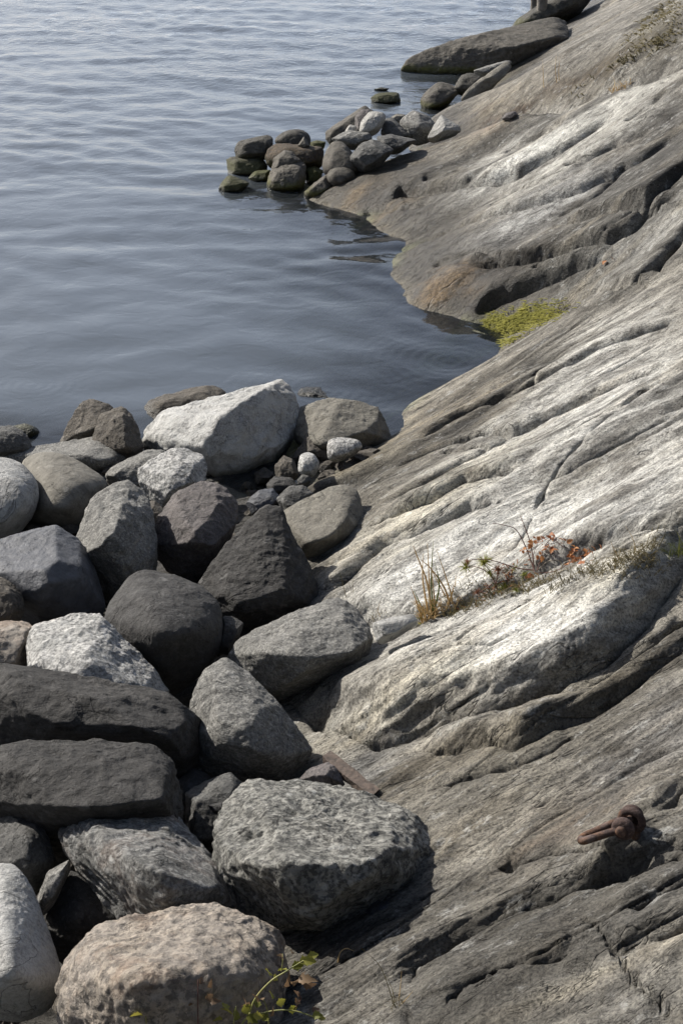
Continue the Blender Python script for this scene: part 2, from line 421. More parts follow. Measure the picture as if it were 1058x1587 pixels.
def relief(x, y, base):
    x = x.astype(np.float32); y = y.astype(np.float32)
    u = x*CT+y*ST; v = -x*ST+y*CT
    h = np.zeros_like(x)
    gs = 0.00065*(y*y+21)/4.6                  # smallest detail the sheet can carry there
    wob = 0.07*n2(x*1.1, y*1.1, 3.3)+0.018*n2(x*3.3, y*3.3, 5.1)
    for a, wu, wd, pl in LED:
        R = 4*max(wu, wd)
        lo, hi = pl.min(0)-R, pl.max(0)+R
        m = (x > lo[0]) & (x < hi[0]) & (y > lo[1]) & (y < hi[1])
        if not m.any(): continue
        s, t, L = polydist(x[m], y[m], pl)
        s = s+wob[m]
        fade = sstep(0, 0.12, t)*sstep(1.0, 0.9, t)
        A = abs(a)*(0.95+0.5*n2(u[m]*1.3, v[m]*1.3, a*100))
        if a > 0:
            edge = np.maximum(0.018+0.02*abs(a)/0.06, 1.1*gs[m])
            up = np.exp(-(np.maximum(-s, 0)/(wu*1.5))**2); dn = 0.65*np.exp(-np.maximum(s, 0)/(wd*1.5))
            k = sstep(-edge*2.6, edge*0.4, s)
            h[m] += A*fade*((1-k)*up-k*dn)
            h[m] -= (0.022+0.28*abs(a))*np.clip(1.7*gs[m]/0.02, 1, 2.2)*fade*np.exp(-((s-0.008)/np.maximum(0.016, 1.25*gs[m]))**2)
        else:
            edge = 0.05
            k = sstep(-edge, edge, s)
            up = np.exp(-np.maximum(s, 0)/wd); dn = np.exp(-np.maximum(-s, 0)/wu)
            h[m] += A*fade*(k*up-(1-k)*dn)
    # gully behind the near slab and the long hump beyond it
    s, t, L = polydist(x, y, CREST)
    s = s+wob
    e = sstep(0.0, 0.30, -s)
    deep = 0.50*sstep(1.0, 0.25, t)+0.12
    h += np.where(s < 0, -deep*e*np.exp(-(np.maximum(-s-0.45, 0)/0.6)**2)+0.32*np.exp(-((s+2.5)/1.0)**2), 0)
    h += 0.10*np.exp(-((s-0.35)/0.5)**2)*(s > -0.3)*(1-0.9*sstep(0.0, 0.3, -s))
    for a, w, pl in CRK:
        R = 6*w
        lo, hi = pl.min(0)-R, pl.max(0)+R
        m = (x > lo[0]) & (x < hi[0]) & (y > lo[1]) & (y < hi[1])
        if not m.any(): continue
        s, t, L = polydist(x[m], y[m], pl)
        s = s+wob[m]*0.4
        fade = sstep(0, 0.1, t)*sstep(1.0, 0.9, t)
        h[m] -= a*np.clip(1.7*gs[m]/w, 1, 2.5)*fade*np.exp(-(s/np.maximum(w, 1.25*gs[m]))**2)*(0.8+0.6*n2(u[m]*5, v[m]*5, 2))
    # foliation: asymmetric plates whose risers face the viewer's side
    vw = v+0.30*n2(u*0.28, v*0.45, 11)+0.09*n2(u*0.9, v*1.6, 12)+0.02*n2(u*3.5, v*7, 13)
    h += 0.13*n2(u*0.35, v*0.9, 21)+0.030*n2(u*0.8, v*2.2, 22)
    macro = h.copy(); h = np.zeros_like(macro)
    v = v+macro; vw = vw+macro               # run the fine layers down the risers, not across them
    def plates(period, amp, seed, us, sharp=0.88):
        ph = -vw/period+1.3*n2(u*us, v*us*1.5, seed)
        fr = ph-np.floor(ph)
        cell = np.floor(ph)
        pr = np.where(fr < sharp, (fr/sharp)**1.6, 1-sstep(sharp, 1.0, fr))
        mask = sstep(-0.15, 0.5, noise3(np.stack([u*us*1.1, cell*3.7, np.full_like(u, seed+5)], 1)))
        return amp*mask*pr*sstep(3.0, 9.0, period/gs)
    h += plates(0.62, 0.014, 31, 0.35, 0.94)
    def seams(us, vs, wid, dep, seed):
        n = n2(u*us, vw*vs, seed); g = 1-np.abs(n)/(vs*1.7*np.maximum(wid, 1.2*gs))
        return -dep*np.clip(g, 0, 1)**1.5*sstep(-0.1, 0.35, n2(u*us*0.8, v*vs*0.3, seed+1))
    h += seams(0.26, 1.6, 0.012, 0.034, 131)+seams(0.5, 4.2, 0.008, 0.017, 141)+seams(1.3, 10, 0.006, 0.008, 151)*sstep(0.03, 0.012, gs)
    h += plates(0.23, 0.0065, 41, 0.7)
    h += plates(0.085, 0.003, 51, 1.6)
    h += plates(0.034, 0.0035, 61, 3.5)
    ro = 0.5+0.5*sstep(-0.3, 0.4, n2(x*0.8, y*0.8, 71))
    h += ro*(0.006*n2(u*7, v*14, 81)*lim(14, gs)+0.0035*n2(u*16, v*34, 82)*lim(34, gs)+0.002*n2(u*40, v*70, 83)*lim(70, gs))
    # broken flakes: terraced noise gives crisp irregular edges
    def flakes(us, vs, k, amp, seed):
        n = (n2(u*us, vw*vs, seed)+0.5*n2(u*us*2.3, vw*vs*2.3, seed+1)*lim(vs*2.3, gs)+0.2*n2(u*us*6, vw*vs*6, seed+2)*lim(vs*6, gs))*k
        f = np.floor(n); q = n-f
        return amp*(f+sstep(0.84, 1.0, q)+0.25*q)/k*sstep(5.0, 14.0, 1/(vs*gs))
    h += flakes(0.55, 2.6, 3.0, 0.018, 161)+flakes(1.4, 6.5, 2.5, 0.013, 171)+flakes(4.0, 15, 2.0, 0.005, 181)
    # small pits and fractures across the grain
    rg = 1-np.abs(n2(u*2.4+0.8*v, v*3.1, 91))*6
    h -= 0.010*np.clip(rg, 0, 1)**2*sstep(0.0, 0.4, n2(u*0.9, v*0.9, 92))
    return macro, h

# special bumps: ochre nose at the waterline, rounded pale pillow
BUMPS = [((962, 1316), 0.06, 0.16, 0.07), ((690, 452), 0.13, 0.40, 0.26), ((560, 300), 0.08, 0.7, 0.3), ((960, 868), 0.06, 0.45, 0.12), ((780,985),0.09,0.7,0.28),
         ((930,925),0.10,0.55,0.2), ((640,1060),0.07,0.5,0.22), ((800,1125),0.07,0.22,0.12), ((980,780),0.12,0.7,0.25), ((700,850),0.08,0.6,0.2), ((650,790),0.06,0.3,0.12)]
BP = [(on_base(*p)[:2], a, su, sv) for p, a, su, sv in BUMPS]

def height(x, y, split=False):
    x = np.atleast_1d(np.asarray(x, dtype=np.float64)); y = np.atleast_1d(np.asarray(y, dtype=np.float64))
    b = base_h(x, y)
    r, mic = relief(x, y, b)
    for c, a, su, sv in BP:
        du = (x-c[0])*CT+(y-c[1])*ST; dv = -(x-c[0])*ST+(y-c[1])*CT
        r = r+a*np.exp(-(du/su)**2-(dv/sv)**2)
    near = sstep(-0.35, 0.05, b)
    slabside = 1.0
    k = (0.35+0.65*near)
    mic = mic*(1-0.5*sstep(10, 14, y))
    if split: return b+r*k, mic*k
    return b+(r+mic)*k

def on_slab(px, py):
    d = ray(px, py)
    c = (on_base(px, py)-cO)@cF
    s = np.linspace(max(c-1.2, 2), c+1.2, 260)
    P = cO[None]+d[None]*s[:, None]
    g = P[:, 2]-height(P[:, 0], P[:, 1])
    i = int(np.argmax(g < 0)) if (g < 0).any() else len(s)-1
    return P[i]

# ------------------------------------------------------------------ rock slab (terrain sheet)
def grid_rows(n, th0, th1):
    th = np.radians(np.linspace(th0, th1, n))
    return 4.6/np.tan(th)

def build_slab():
    ys = np.concatenate([grid_rows(40, 66.0, 52.0), grid_rows(420, 51.95, 30.0), grid_rows(640, 29.96, 7.5)])
    ys = np.concatenate([np.linspace(-3, ys[0]-0.05, 30), ys, np.linspace(ys[-1]+0.3, 60, 40)])
    sl = np.concatenate([np.linspace(-0.75, -0.13, 60)[:-1], np.linspace(-0.13, 0.36, 410), np.linspace(0.36, 1.2, 60)[1:]])
    nr, nc = len(ys), len(sl)
    Y = np.repeat(ys, nc); S = np.tile(sl, nr)
    X = S*(np.maximum(Y, 0)+2.2)
    Z, mic = height(X, Y, True)
    V = np.stack([X, Y, Z], 1)
    G = V.reshape(nr, nc, 3)
    N = np.cross(np.gradient(G, axis=1), np.gradient(G, axis=0)).reshape(-1, 3)
    N /= np.linalg.norm(N, axis=1)[:, None]+1e-9
    W = np.stack([X*CT+Y*ST, -X*ST+Y*CT, Z], 1)
    A = np.array([0.7, 2.3, 2.3])
    gs = 0.00065*(Y*Y+21)/4.6
    d = 0
    for kk, (f_, am) in enumerate(((2.0, .010), (4.3, .006), (9.0, .005), (19.0, .0036), (40.0, .002))):
        nn = noise3(W*A*f_+kk*13.7)
        if kk < 2: nn = 1-2*np.abs(nn)
        d = d+am*nn*lim(f_*2.3, gs)
    steep = 1-np.clip(N[:, 2], 0, 1)
    d = d*(0.55+1.8*steep)*sstep(-0.3, 0.1, Z)
    V = V+N*(d+mic)[:, None]
    idx = np.arange(nr*nc).reshape(nr, nc)
    q = np.stack([idx[:-1, :-1], idx[:-1, 1:], idx[1:, 1:], idx[1:, :-1]], -1).reshape(-1, 4)
    return V, q

def blob_colour(V):
    px, py = project(V)
    x, y, z = V[:, 0].astype(np.float32), V[:, 1].astype(np.float32), V[:, 2]
    u = x*CT+y*ST; v = -x*ST+y*CT
    wx = 9*n2(u*1.6, v*3, 101)+8*n2(u*5, v*10, 102); wy = 9*n2(u*1.6, v*3, 103)+8*n2(u*5, v*10, 104)
    px = px+wx*2; py = py+wy
    col = np.tile(np.array([0.27, 0.255, 0.225]), (len(V), 1))
    a = math.radians(33)
    PALE, CREAM = (0.67, 0.67, 0.655), (0.60, 0.57, 0.49)
    GREY, DGREY = (0.30, 0.30, 0.29), (0.13, 0.13, 0.125)
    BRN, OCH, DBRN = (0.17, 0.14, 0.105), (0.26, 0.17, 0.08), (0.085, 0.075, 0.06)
    B = [
     (760,1000,260,75,PALE,1.0),(640,1080,140,45,CREAM,.9),(900,925,150,50,PALE,.9),(960,870,110,30,CREAM,.9),
     (680,880,170,60,PALE,.9),(780,830,200,60,PALE,.8),(960,790,160,55,PALE,.9),(1000,640,200,70,PALE,.7),(820,680,230,50,PALE,.65),
     (650,790,110,30,CREAM,.9),(720,740,120,25,CREAM,.6),(900,560,180,40,PALE,.55),(680,650,110,35,(0.24,0.21,0.17),.8),(560,720,110,32,(0.20,0.18,0.14),.9),
     (760,620,150,35,(0.27,0.245,0.20),.7),(560,800,80,30,(0.27,0.25,0.21),.6),(900,730,120,25,(0.28,0.26,0.22),.6),
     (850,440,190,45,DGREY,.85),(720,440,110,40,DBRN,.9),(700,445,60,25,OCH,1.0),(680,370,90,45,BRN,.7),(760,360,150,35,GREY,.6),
     (850,320,200,35,(0.34,0.34,0.34),.8),(1000,380,120,40,GREY,.7),(1000,270,130,70,(0.16,0.155,0.15),.75),(1040,190,60,60,(0.13,0.125,0.12),.7),
     (780,255,170,30,(0.62,0.62,0.60),.75),(900,205,160,30,(0.60,0.60,0.575),.65),(830,330,150,24,(0.56,0.56,0.55),.6),(1010,345,90,20,(0.52,0.52,0.5),.5),(780,120,90,22,(0.53,0.49,0.42),.6),(900,40,90,24,(0.53,0.50,0.46),.5),(560,310,80,28,BRN,.9),(555,312,35,12,OCH,.8),(650,300,90,25,(0.17,0.155,0.13),.8),
     (760,190,100,25,(0.30,0.27,0.22),.7),(800,130,140,35,(0.33,0.30,0.25),.8),(920,50,120,40,(0.31,0.30,0.28),.7),(900,130,80,30,(0.16,0.14,0.11),.6),(1020,50,70,26,(0.12,0.105,0.07),.8),
     (800,170,60,8,(0.33,0.22,0.17),.7),
     (740,183,50,9,(0.10,0.075,0.055),.9),(820,158,60,10,(0.10,0.075,0.05),.9),(900,122,60,10,(0.12,0.09,0.06),.9),(960,92,60,12,(0.10,0.08,0.05),.9),(640,235,110,14,(0.22,0.17,0.12),.7),  # brown rim, and shade at the far hump's foot put into the colour
     (620,1130,150,25,(0.14,0.12,0.095),.7),(800,1130,110,35,(0.20,0.175,0.13),.8),(960,1060,130,35,(0.23,0.21,0.17),.7),
     (650,1190,150,35,(0.27,0.24,0.19),.8),(560,1190,80,30,(0.20,0.21,0.23),.6),(800,1200,200,50,(0.21,0.195,0.165),.8),(900,1260,160,40,(0.27,0.235,0.19),.8),
     (1000,1160,110,40,(0.38,0.37,0.36),.8),(1050,1100,60,50,(0.42,0.41,0.40),.7),(720,1290,110,25,(0.30,0.27,0.22),.8),(850,1300,100,14,(0.22,0.15,0.10),.6),
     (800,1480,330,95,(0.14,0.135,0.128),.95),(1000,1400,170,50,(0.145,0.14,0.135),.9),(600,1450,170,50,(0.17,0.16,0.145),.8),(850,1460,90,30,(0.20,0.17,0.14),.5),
     (980,1560,140,40,(0.20,0.195,0.185),.7),(500,1500,90,60,(0.13,0.125,0.12),.7),(620,1350,90,30,(0.17,0.155,0.13),.6),(680,1400,110,25,(0.20,0.19,0.165),.6),
    ]
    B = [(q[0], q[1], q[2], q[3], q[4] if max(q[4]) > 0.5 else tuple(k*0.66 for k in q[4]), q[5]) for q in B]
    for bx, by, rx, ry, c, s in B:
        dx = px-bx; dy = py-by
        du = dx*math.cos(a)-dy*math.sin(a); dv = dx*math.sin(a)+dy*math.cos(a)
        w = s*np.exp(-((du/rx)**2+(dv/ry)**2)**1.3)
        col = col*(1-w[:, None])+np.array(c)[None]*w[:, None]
    # foliation banding: dark mica-rich and tan feldspar-rich layers, and darker seams
    vw = v+0.30*n2(u*0.28, v*0.45, 11)+0.09*n2(u*0.9, v*1.6, 12)+0.02*n2(u*3.5, v*7, 13)
    gs = 0.00065*(y*y+21)/4.6; b1 = n2(u*0.35, vw*2.2, 201)+0.5*n2(u*0.9, vw*6, 202)*lim(6, gs); gs = 0.00065*(y*y+21)/4.6; b2 = (n2(u*1.3, vw*13, 203)*lim(13, gs)+0.6*n2(u*3, vw*28, 204)*lim(28, gs))
    patch = sstep(-0.35, 0.35, n2(u*0.5, v*0.9, 205))
    k = sstep(0.10, 0.50, b1)*0.55*(0.5+0.5*patch)
    col = col*(1-k[:, None])+np.array([0.12, 0.11, 0.095])[None]*k[:, None]
    k = sstep(0.15, 0.55, -b1)*0.25
    col = col*(1-k[:, None])+np.array([0.40, 0.34, 0.24])[None]*k[:, None]
    k = sstep(0.20, 0.65, b2)*0.60*(0.35+0.65*patch)
    col = col*(1-k[:, None])+np.array([0.10, 0.095, 0.09])[None]*k[:, None]
    for us, vs, wd_, seed, st in ((0.26, 1.6, 0.05, 131, .85), (0.5, 4.2, 0.08, 141, .75), (1.3, 10, 0.12, 151, .5)):
        g = np.clip(1-np.abs(n2(u*us, vw*vs, seed))/np.maximum(wd_, vs*3.0*gs), 0, 1)*lim(vs*1.4, gs)*sstep(-0.1, 0.35, n2(u*us*0.8, v*vs*0.3, seed+1))*st
        col = col*(1-g[:, None])+np.array([0.05, 0.046, 0.04])[None]*g[:, None]
    # tide and splash zone: brown-black film above the water, wider in the far bay
    far = sstep(12.5, 14.5, y)
    zn = z+0.10*n2(u*1.5, v*4, 111)+0.04*n2(u*6, v*12, 112)
    w = sstep(0.10+0.62*far, 0.0+0.18*far, zn)*(0.5+0.38*far)
    col = col*(1-w[:, None])+np.array([0.055, 0.048, 0.036])[None]*w[:, None]
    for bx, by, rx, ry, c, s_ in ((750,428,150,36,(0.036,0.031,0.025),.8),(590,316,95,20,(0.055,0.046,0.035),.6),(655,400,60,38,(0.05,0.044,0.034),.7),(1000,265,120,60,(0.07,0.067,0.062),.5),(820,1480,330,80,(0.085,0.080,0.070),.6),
        (690,446,52,20,(0.24,0.15,0.06),.85),(548,308,45,12,(0.22,0.15,0.07),.7),(600,330,50,9,(0.16,0.115,0.06),.6)):
        dx = px-bx; dy = py-by
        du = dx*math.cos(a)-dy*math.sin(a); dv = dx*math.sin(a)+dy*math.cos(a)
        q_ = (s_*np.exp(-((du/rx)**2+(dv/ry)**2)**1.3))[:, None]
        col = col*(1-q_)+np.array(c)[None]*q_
    ga = sstep(0.10, -0.12, z)[:, None]*0.75
    sea = np.where((n2(x*0.9, y*0.9, 120) > 0.0)[:, None], np.array([[0.30, 0.32, 0.16]]), np.array([[0.27, 0.24, 0.17]]))
    col = col*(1-ga)+sea*ga
    # gap floor under the boulders
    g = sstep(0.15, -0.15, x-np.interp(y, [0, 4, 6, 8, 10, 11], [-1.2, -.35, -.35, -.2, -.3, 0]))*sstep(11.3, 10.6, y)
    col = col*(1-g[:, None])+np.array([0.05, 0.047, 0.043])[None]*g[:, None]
    wet = np.clip(w*1.1+ga[:, 0], 0, 1)
    return np.clip(col, 0.01, 0.8), wet

def slab_material():
    m, t, p = new_mat('weathered_gneiss_slab')
    at = nd(t, 'ShaderNodeAttribute', attribute_name='rock_tint')
    wt = nd(t, 'ShaderNodeAttribute', attribute_name='wet')
    tc = nd(t, 'ShaderNodeTexCoord')
    mp = nd(t, 'ShaderNodeMapping'); mp.vector_type = 'POINT'
    mp.inputs['Rotation'].default_value = (0, 0, -TH)
    t.links.new(tc.outputs['Object'], mp.inputs[0])
    st = nd(t, 'ShaderNodeMapping'); st.inputs['Scale'].default_value = (0.50, 1.25, 0.9)
    t.links.new(mp.outputs[0], st.inputs[0])
    st2 = nd(t, 'ShaderNodeMapping'); st2.inputs['Scale'].default_value = (0.75, 1.1, 1.0)
    t.links.new(mp.outputs[0], st2.inputs[0])
    v, vs, vm = tc.outputs['Object'], st.outputs[0], st2.outputs[0]
    col = at.outputs['Color']
    s1 = tnoise(t, vs, 3.0, 9, 0.65, 0.5)
    col = mixc(t, 1.0, col, ramp(t, s1, [(0.32, (0.40, 0.38, 0.35)), (0.45, (0.85, 0.84, 0.82)), (0.66, (1.3, 1.29, 1.26))]), 'MULTIPLY')
    s2 = tnoise(t, vs, 14.0, 8, 0.7, 0.3)
    col = mixc(t, 1.0, col, ramp(t, s2, [(0.34, (0.55, 0.54, 0.52)), (0.5, (1, 1, 1)), (0.66, (1.28, 1.28, 1.26))]), 'MULTIPLY')
    lk = tnoise(t, vm, 4.2, 10, 0.75, 0.3)                     # dark crust lichen
    col = mixc(t, mth(t, 'MULTIPLY', ramp(t, lk, [(0.54, BLK), (0.62, WHT)]), 0.55), col, (0.075, 0.072, 0.068))
    lw = tnoise(t, vm, 7.5, 10, 0.75, 0.2)                     # pale crust lichen
    dry = mth(t, 'SUBTRACT', 1.0, wt.outputs['Fac'])
    col = mixc(t, mth(t, 'MULTIPLY', mth(t, 'MULTIPLY', ramp(t, lw, [(0.56, BLK), (0.63, WHT)]), 0.45), dry), col, (0.50, 0.50, 0.48))
    st3 = nd(t, 'ShaderNodeMapping'); st3.inputs['Scale'].default_value = (0.20, 1.0, 0.35)
    t.links.new(mp.outputs[0], st3.inputs[0])
    hl = []
    for sc_, wd_, am in ((1.6, 0.0045, 0.75), (4.2, 0.005, 0.3)):
        a_ = mth(t, 'ABSOLUTE', mth(t, 'SUBTRACT', tnoise(t, st3.outputs[0], sc_, 5, 0.6, 0.5), 0.5))
        ln = ramp(t, a_, [(0.0, WHT), (wd_, BLK)])
        msk = ramp(t, tnoise(t, v, 1.3+sc_*0.2, 3, 0.6), [(0.46, BLK), (0.54, WHT)])
        ln = mth(t, 'MULTIPLY', ln, msk); hl.append(ln)
        col = mixc(t, mth(t, 'MULTIPLY', ln, am), col, (0.03, 0.027, 0.023))
    gr = tnoise(t, v, 75, 3, 0.7)
    col = mixc(t, 1.0, col, ramp(t, gr, [(0.36, (0.5, 0.5, 0.5)), (0.48, (1, 1, 1)), (0.62, (1.35, 1.35, 1.33))]), 'MULTIPLY')
    t.links.new(col, p.inputs['Base Color'])
    r = mth(t, 'SUBTRACT', 0.86, mth(t, 'MULTIPLY', wt.outputs['Fac'], 0.42))
    t.links.new(r, p.inputs['Roughness'])
    p.inputs['Specular IOR Level'].default_value = 0.35
    b = bump(t, tnoise(t, vs, 9, 9, 0.7, 0.6), 0.05, 0.75)
    b = bump(t, tnoise(t, vm, 34, 6, 0.75, 0.3), 0.026, 0.95, b)
    ckl = mth(t, 'ABSOLUTE', mth(t, 'SUBTRACT', tnoise(t, vs, 6.0, 6, 0.6, 0.8), 0.5))
    b = bump(t, ramp(t, ckl, [(0.0, BLK), (0.012, WHT)]), 0.015, 1.0, b)
    b = bump(t, tnoise(t, v, 120, 3, 0.7), 0.004, 0.7, b)
    for ln in hl: b = bump(t, mth(t, 'SUBTRACT', 1.0, ln), 0.02, 1.0, b)
    t.links.new(b, p.inputs['Normal'])
    return m

SLABMAT = slab_material()
V, Q = build_slab()
slab = mesh_obj('rock_slope', V, Q, SLABMAT)
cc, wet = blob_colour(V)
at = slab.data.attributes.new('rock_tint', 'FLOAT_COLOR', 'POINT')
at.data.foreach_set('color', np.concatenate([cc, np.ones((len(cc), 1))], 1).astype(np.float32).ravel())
at = slab.data.attributes.new('wet', 'FLOAT', 'POINT')
at.data.foreach_set('value', wet.astype(np.float32))
tag(slab, 'sloping slab of striped grey gneiss running down into the water', kind='structure')

# ------------------------------------------------------------------ sea
def build_water():
    th = np.radians(np.concatenate([np.linspace(38, 6.5, 480), np.linspace(6.3, 0.4, 50)]))
    ys = CAM_H/np.tan(th)
    sl = np.concatenate([np.linspace(-2.5, -0.30, 30)[:-1], np.linspace(-0.30, 0.20, 340), np.linspace(0.20, 2.5, 30)[1:]])
    nr, nc = len(ys), len(sl)
    Y = np.repeat(ys, nc); X = np.tile(sl, nr)*(Y+2)
    x, y = X.astype(np.float32), Y.astype(np.float32)
    Z = np.zeros_like(x)
    rs = np.random.RandomState(5)
    wx = x+0.35*n2(x*0.5, y*0.5, 7); wy = y+0.35*n2(x*0.5, y*0.5, 8)
    for k in range(46):
        lam = 0.32*(1.075**k)*(0.9+0.2*rs.rand())
        if lam > 6: break
        ang = math.radians(rs.normal(-95, 36)); K = 2*math.pi/lam
        sl_ = 0.036*(lam/0.6)**(-0.25) if lam < 1.1 else 0.031*(1.1/lam)**1.0
        A = sl_/K
        # nearby water is calmer for short waves; gusts farther out roughen them
        gust = 0.45+0.55*sstep(9, 30, y)+(0.7*sstep(20, 36, y) if lam < 1.2 else 0)
        if lam < 0.5: gust = gust*sstep(9, 26, y)
        pat = 0.6+0.8*n2(x*0.22+k, y*0.16, k*1.7)
        Z += (A*gust*np.clip(pat, 0.1, 2)*np.sin(K*(wx*math.cos(ang)+wy*math.sin(ang))+rs.rand()*6.28)).astype(np.float32)
    # rings of tiny ripples off the small bay and the boulders
    for cx, cy, lam, a0, R in ((1.05, 12.9, 0.11, 0.0016, 0.8), (-0.15, 12.2, 0.10, 0.0011, 0.7), (-2.9, 12.3, 0.09, 0.0010, 0.5)):
        r = np.hypot(x-cx, y-cy)
        Z += a0*np.sin(r*2*math.pi/lam)*np.exp(-(r/R)**2)
    Z *= sstep(150, 60, y)
    idx = np.arange(nr*nc).reshape(nr, nc)
    q = np.stack([idx[:-1, :-1], idx[:-1, 1:], idx[1:, 1:], idx[1:, :-1]], -1).reshape(-1, 4)
    dep = -base_h(X, Y)
    return np.stack([X, Y, Z], 1), q, np.clip(dep, 0, 3)

def water_material():
    m = bpy.data.materials.new('sea_water'); m.use_nodes = True
    t = m.node_tree; t.nodes.remove(t.nodes['Principled BSDF'])
    out = t.nodes['Material Output']
    tc = nd(t, 'ShaderNodeTexCoord')
    mp = nd(t, 'ShaderNodeMapping'); mp.inputs['Scale'].default_value = (1.15, 1.35, 1)
    mp.inputs['Rotation'].default_value = (0, 0, math.radians(-8))
    t.links.new(tc.outputs['Object'], mp.inputs[0])
    b = bump(t, tnoise(t, mp.outputs[0], 2.2, 3, 0.5, 0.5), 0.03, 0.35)
    sy = nd(t, 'ShaderNodeSeparateXYZ'); t.links.new(tc.outputs['Object'], sy.inputs[0])
    wy_ = nd(t, 'ShaderNodeMapRange'); wy_.inputs['From Min'].default_value = 15.0; wy_.inputs['From Max'].default_value = 30.0
    wy_.inputs['To Min'].default_value = 0.10
    t.links.new(sy.outputs[1], wy_.inputs['Value'])
    gst = ramp(t, tnoise(t, tc.outputs['Object'], 0.25, 3, 0.5), [(0.35, (0.45, 0.45, 0.45)), (0.65, WHT)])
    chop = mth(t, 'MULTIPLY', tnoise(t, mp.outputs[0], 5.0, 3, 0.55, 0.4), mth(t, 'MULTIPLY', wy_.outputs[0], gst))
    b = bump(t, chop, 0.034, 0.7, b)
    dep = nd(t, 'ShaderNodeAttribute', attribute_name='depth')
    fr = nd(t, 'ShaderNodeFresnel'); fr.inputs['IOR'].default_value = 1.34
    t.links.new(b, fr.inputs['Normal'])
    gl = nd(t, 'ShaderNodeBsdfGlossy'); gl.inputs['Roughness'].default_value = 0.03
    gl.inputs['Color'].default_value = (1, 1, 1, 1)
    t.links.new(b, gl.inputs['Normal'])
    murk = nd(t, 'ShaderNodeBsdfDiffuse'); murk.inputs['Color'].default_value = (0.082, 0.096, 0.112, 1)
    tr = nd(t, 'ShaderNodeBsdfTransparent')
    tint = mixc(t, mth(t, 'MULTIPLY', dep.outputs['Fac'], 1.2, True), (0.97, 0.98, 0.93), (0.60, 0.66, 0.52))
    t.links.new(tint, tr.inputs['Color'])
    mf = nd(t, 'ShaderNodeMapRange'); mf.inputs['From Min'].default_value = 0.02; mf.inputs['From Max'].default_value = 1.25
    mf.interpolation_type = 'SMOOTHSTEP'; mf.inputs['To Min'].default_value = 0.10
    t.links.new(dep.outputs['Fac'], mf.inputs['Value'])
    m1 = nd(t, 'ShaderNodeMixShader'); t.links.new(mf.outputs[0], m1.inputs[0])
    t.links.new(tr.outputs[0], m1.inputs[1]); t.links.new(murk.outputs[0], m1.inputs[2])
    m2 = nd(t, 'ShaderNodeMixShader'); t.links.new(fr.outputs[0], m2.inputs[0])
    t.links.new(m1.outputs[0], m2.inputs[1]); t.links.new(gl.outputs[0], m2.inputs[2])
    t.links.new(m2.outputs[0], out.inputs['Surface'])
    return m

V, Q, dep = build_water()
water = mesh_obj('water', V, Q, water_material())
at = water.data.attributes.new('depth', 'FLOAT', 'POINT')
at.data.foreach_set('value', dep.astype(np.float32))
tag(water, 'calm rippled grey blue sea', kind='structure')

# ------------------------------------------------------------------ boulders
ICO = {}
def ico(level):
    if level not in ICO:
        bm = bmesh.new(); bmesh.ops.create_icosphere(bm, subdivisions=level, radius=1.0)
        V = np.array([v.co for v in bm.verts]); V /= np.linalg.norm(V, axis=1)[:, None]
        Fc = np.array([[v.index for v in f.verts] for f in bm.faces])
        bm.free(); ICO[level] = (V, Fc)
    return ICO[level]

def hull_planes(P):
    bm = bmesh.new()
    for p in P: bm.verts.new(p)
    r = bmesh.ops.convex_hull(bm, input=bm.verts)
    bm.normal_update()
    c = P.mean(0)
    pl = []
    for f in bm.faces:
        n = np.array(f.normal)
        if np.linalg.norm(n) < 0.5: continue
        h = n@(np.array(f.verts[0].co)-c)
        if h < 0: n, h = -n, -h
        pl.append((f.calc_area(), n, h))
    bm.free()
    pl.sort(key=lambda q: -q[0])
    keep = []
    for a, n, h in pl:
        for k in keep:
            if k[1]@n > 0.965:
                break
        else:
            keep.append([a, n, h])
    N = np.array([k[1] for k in keep]); H = np.array([k[2] for k in keep])
    return c, N, np.maximum(H, 0.02)

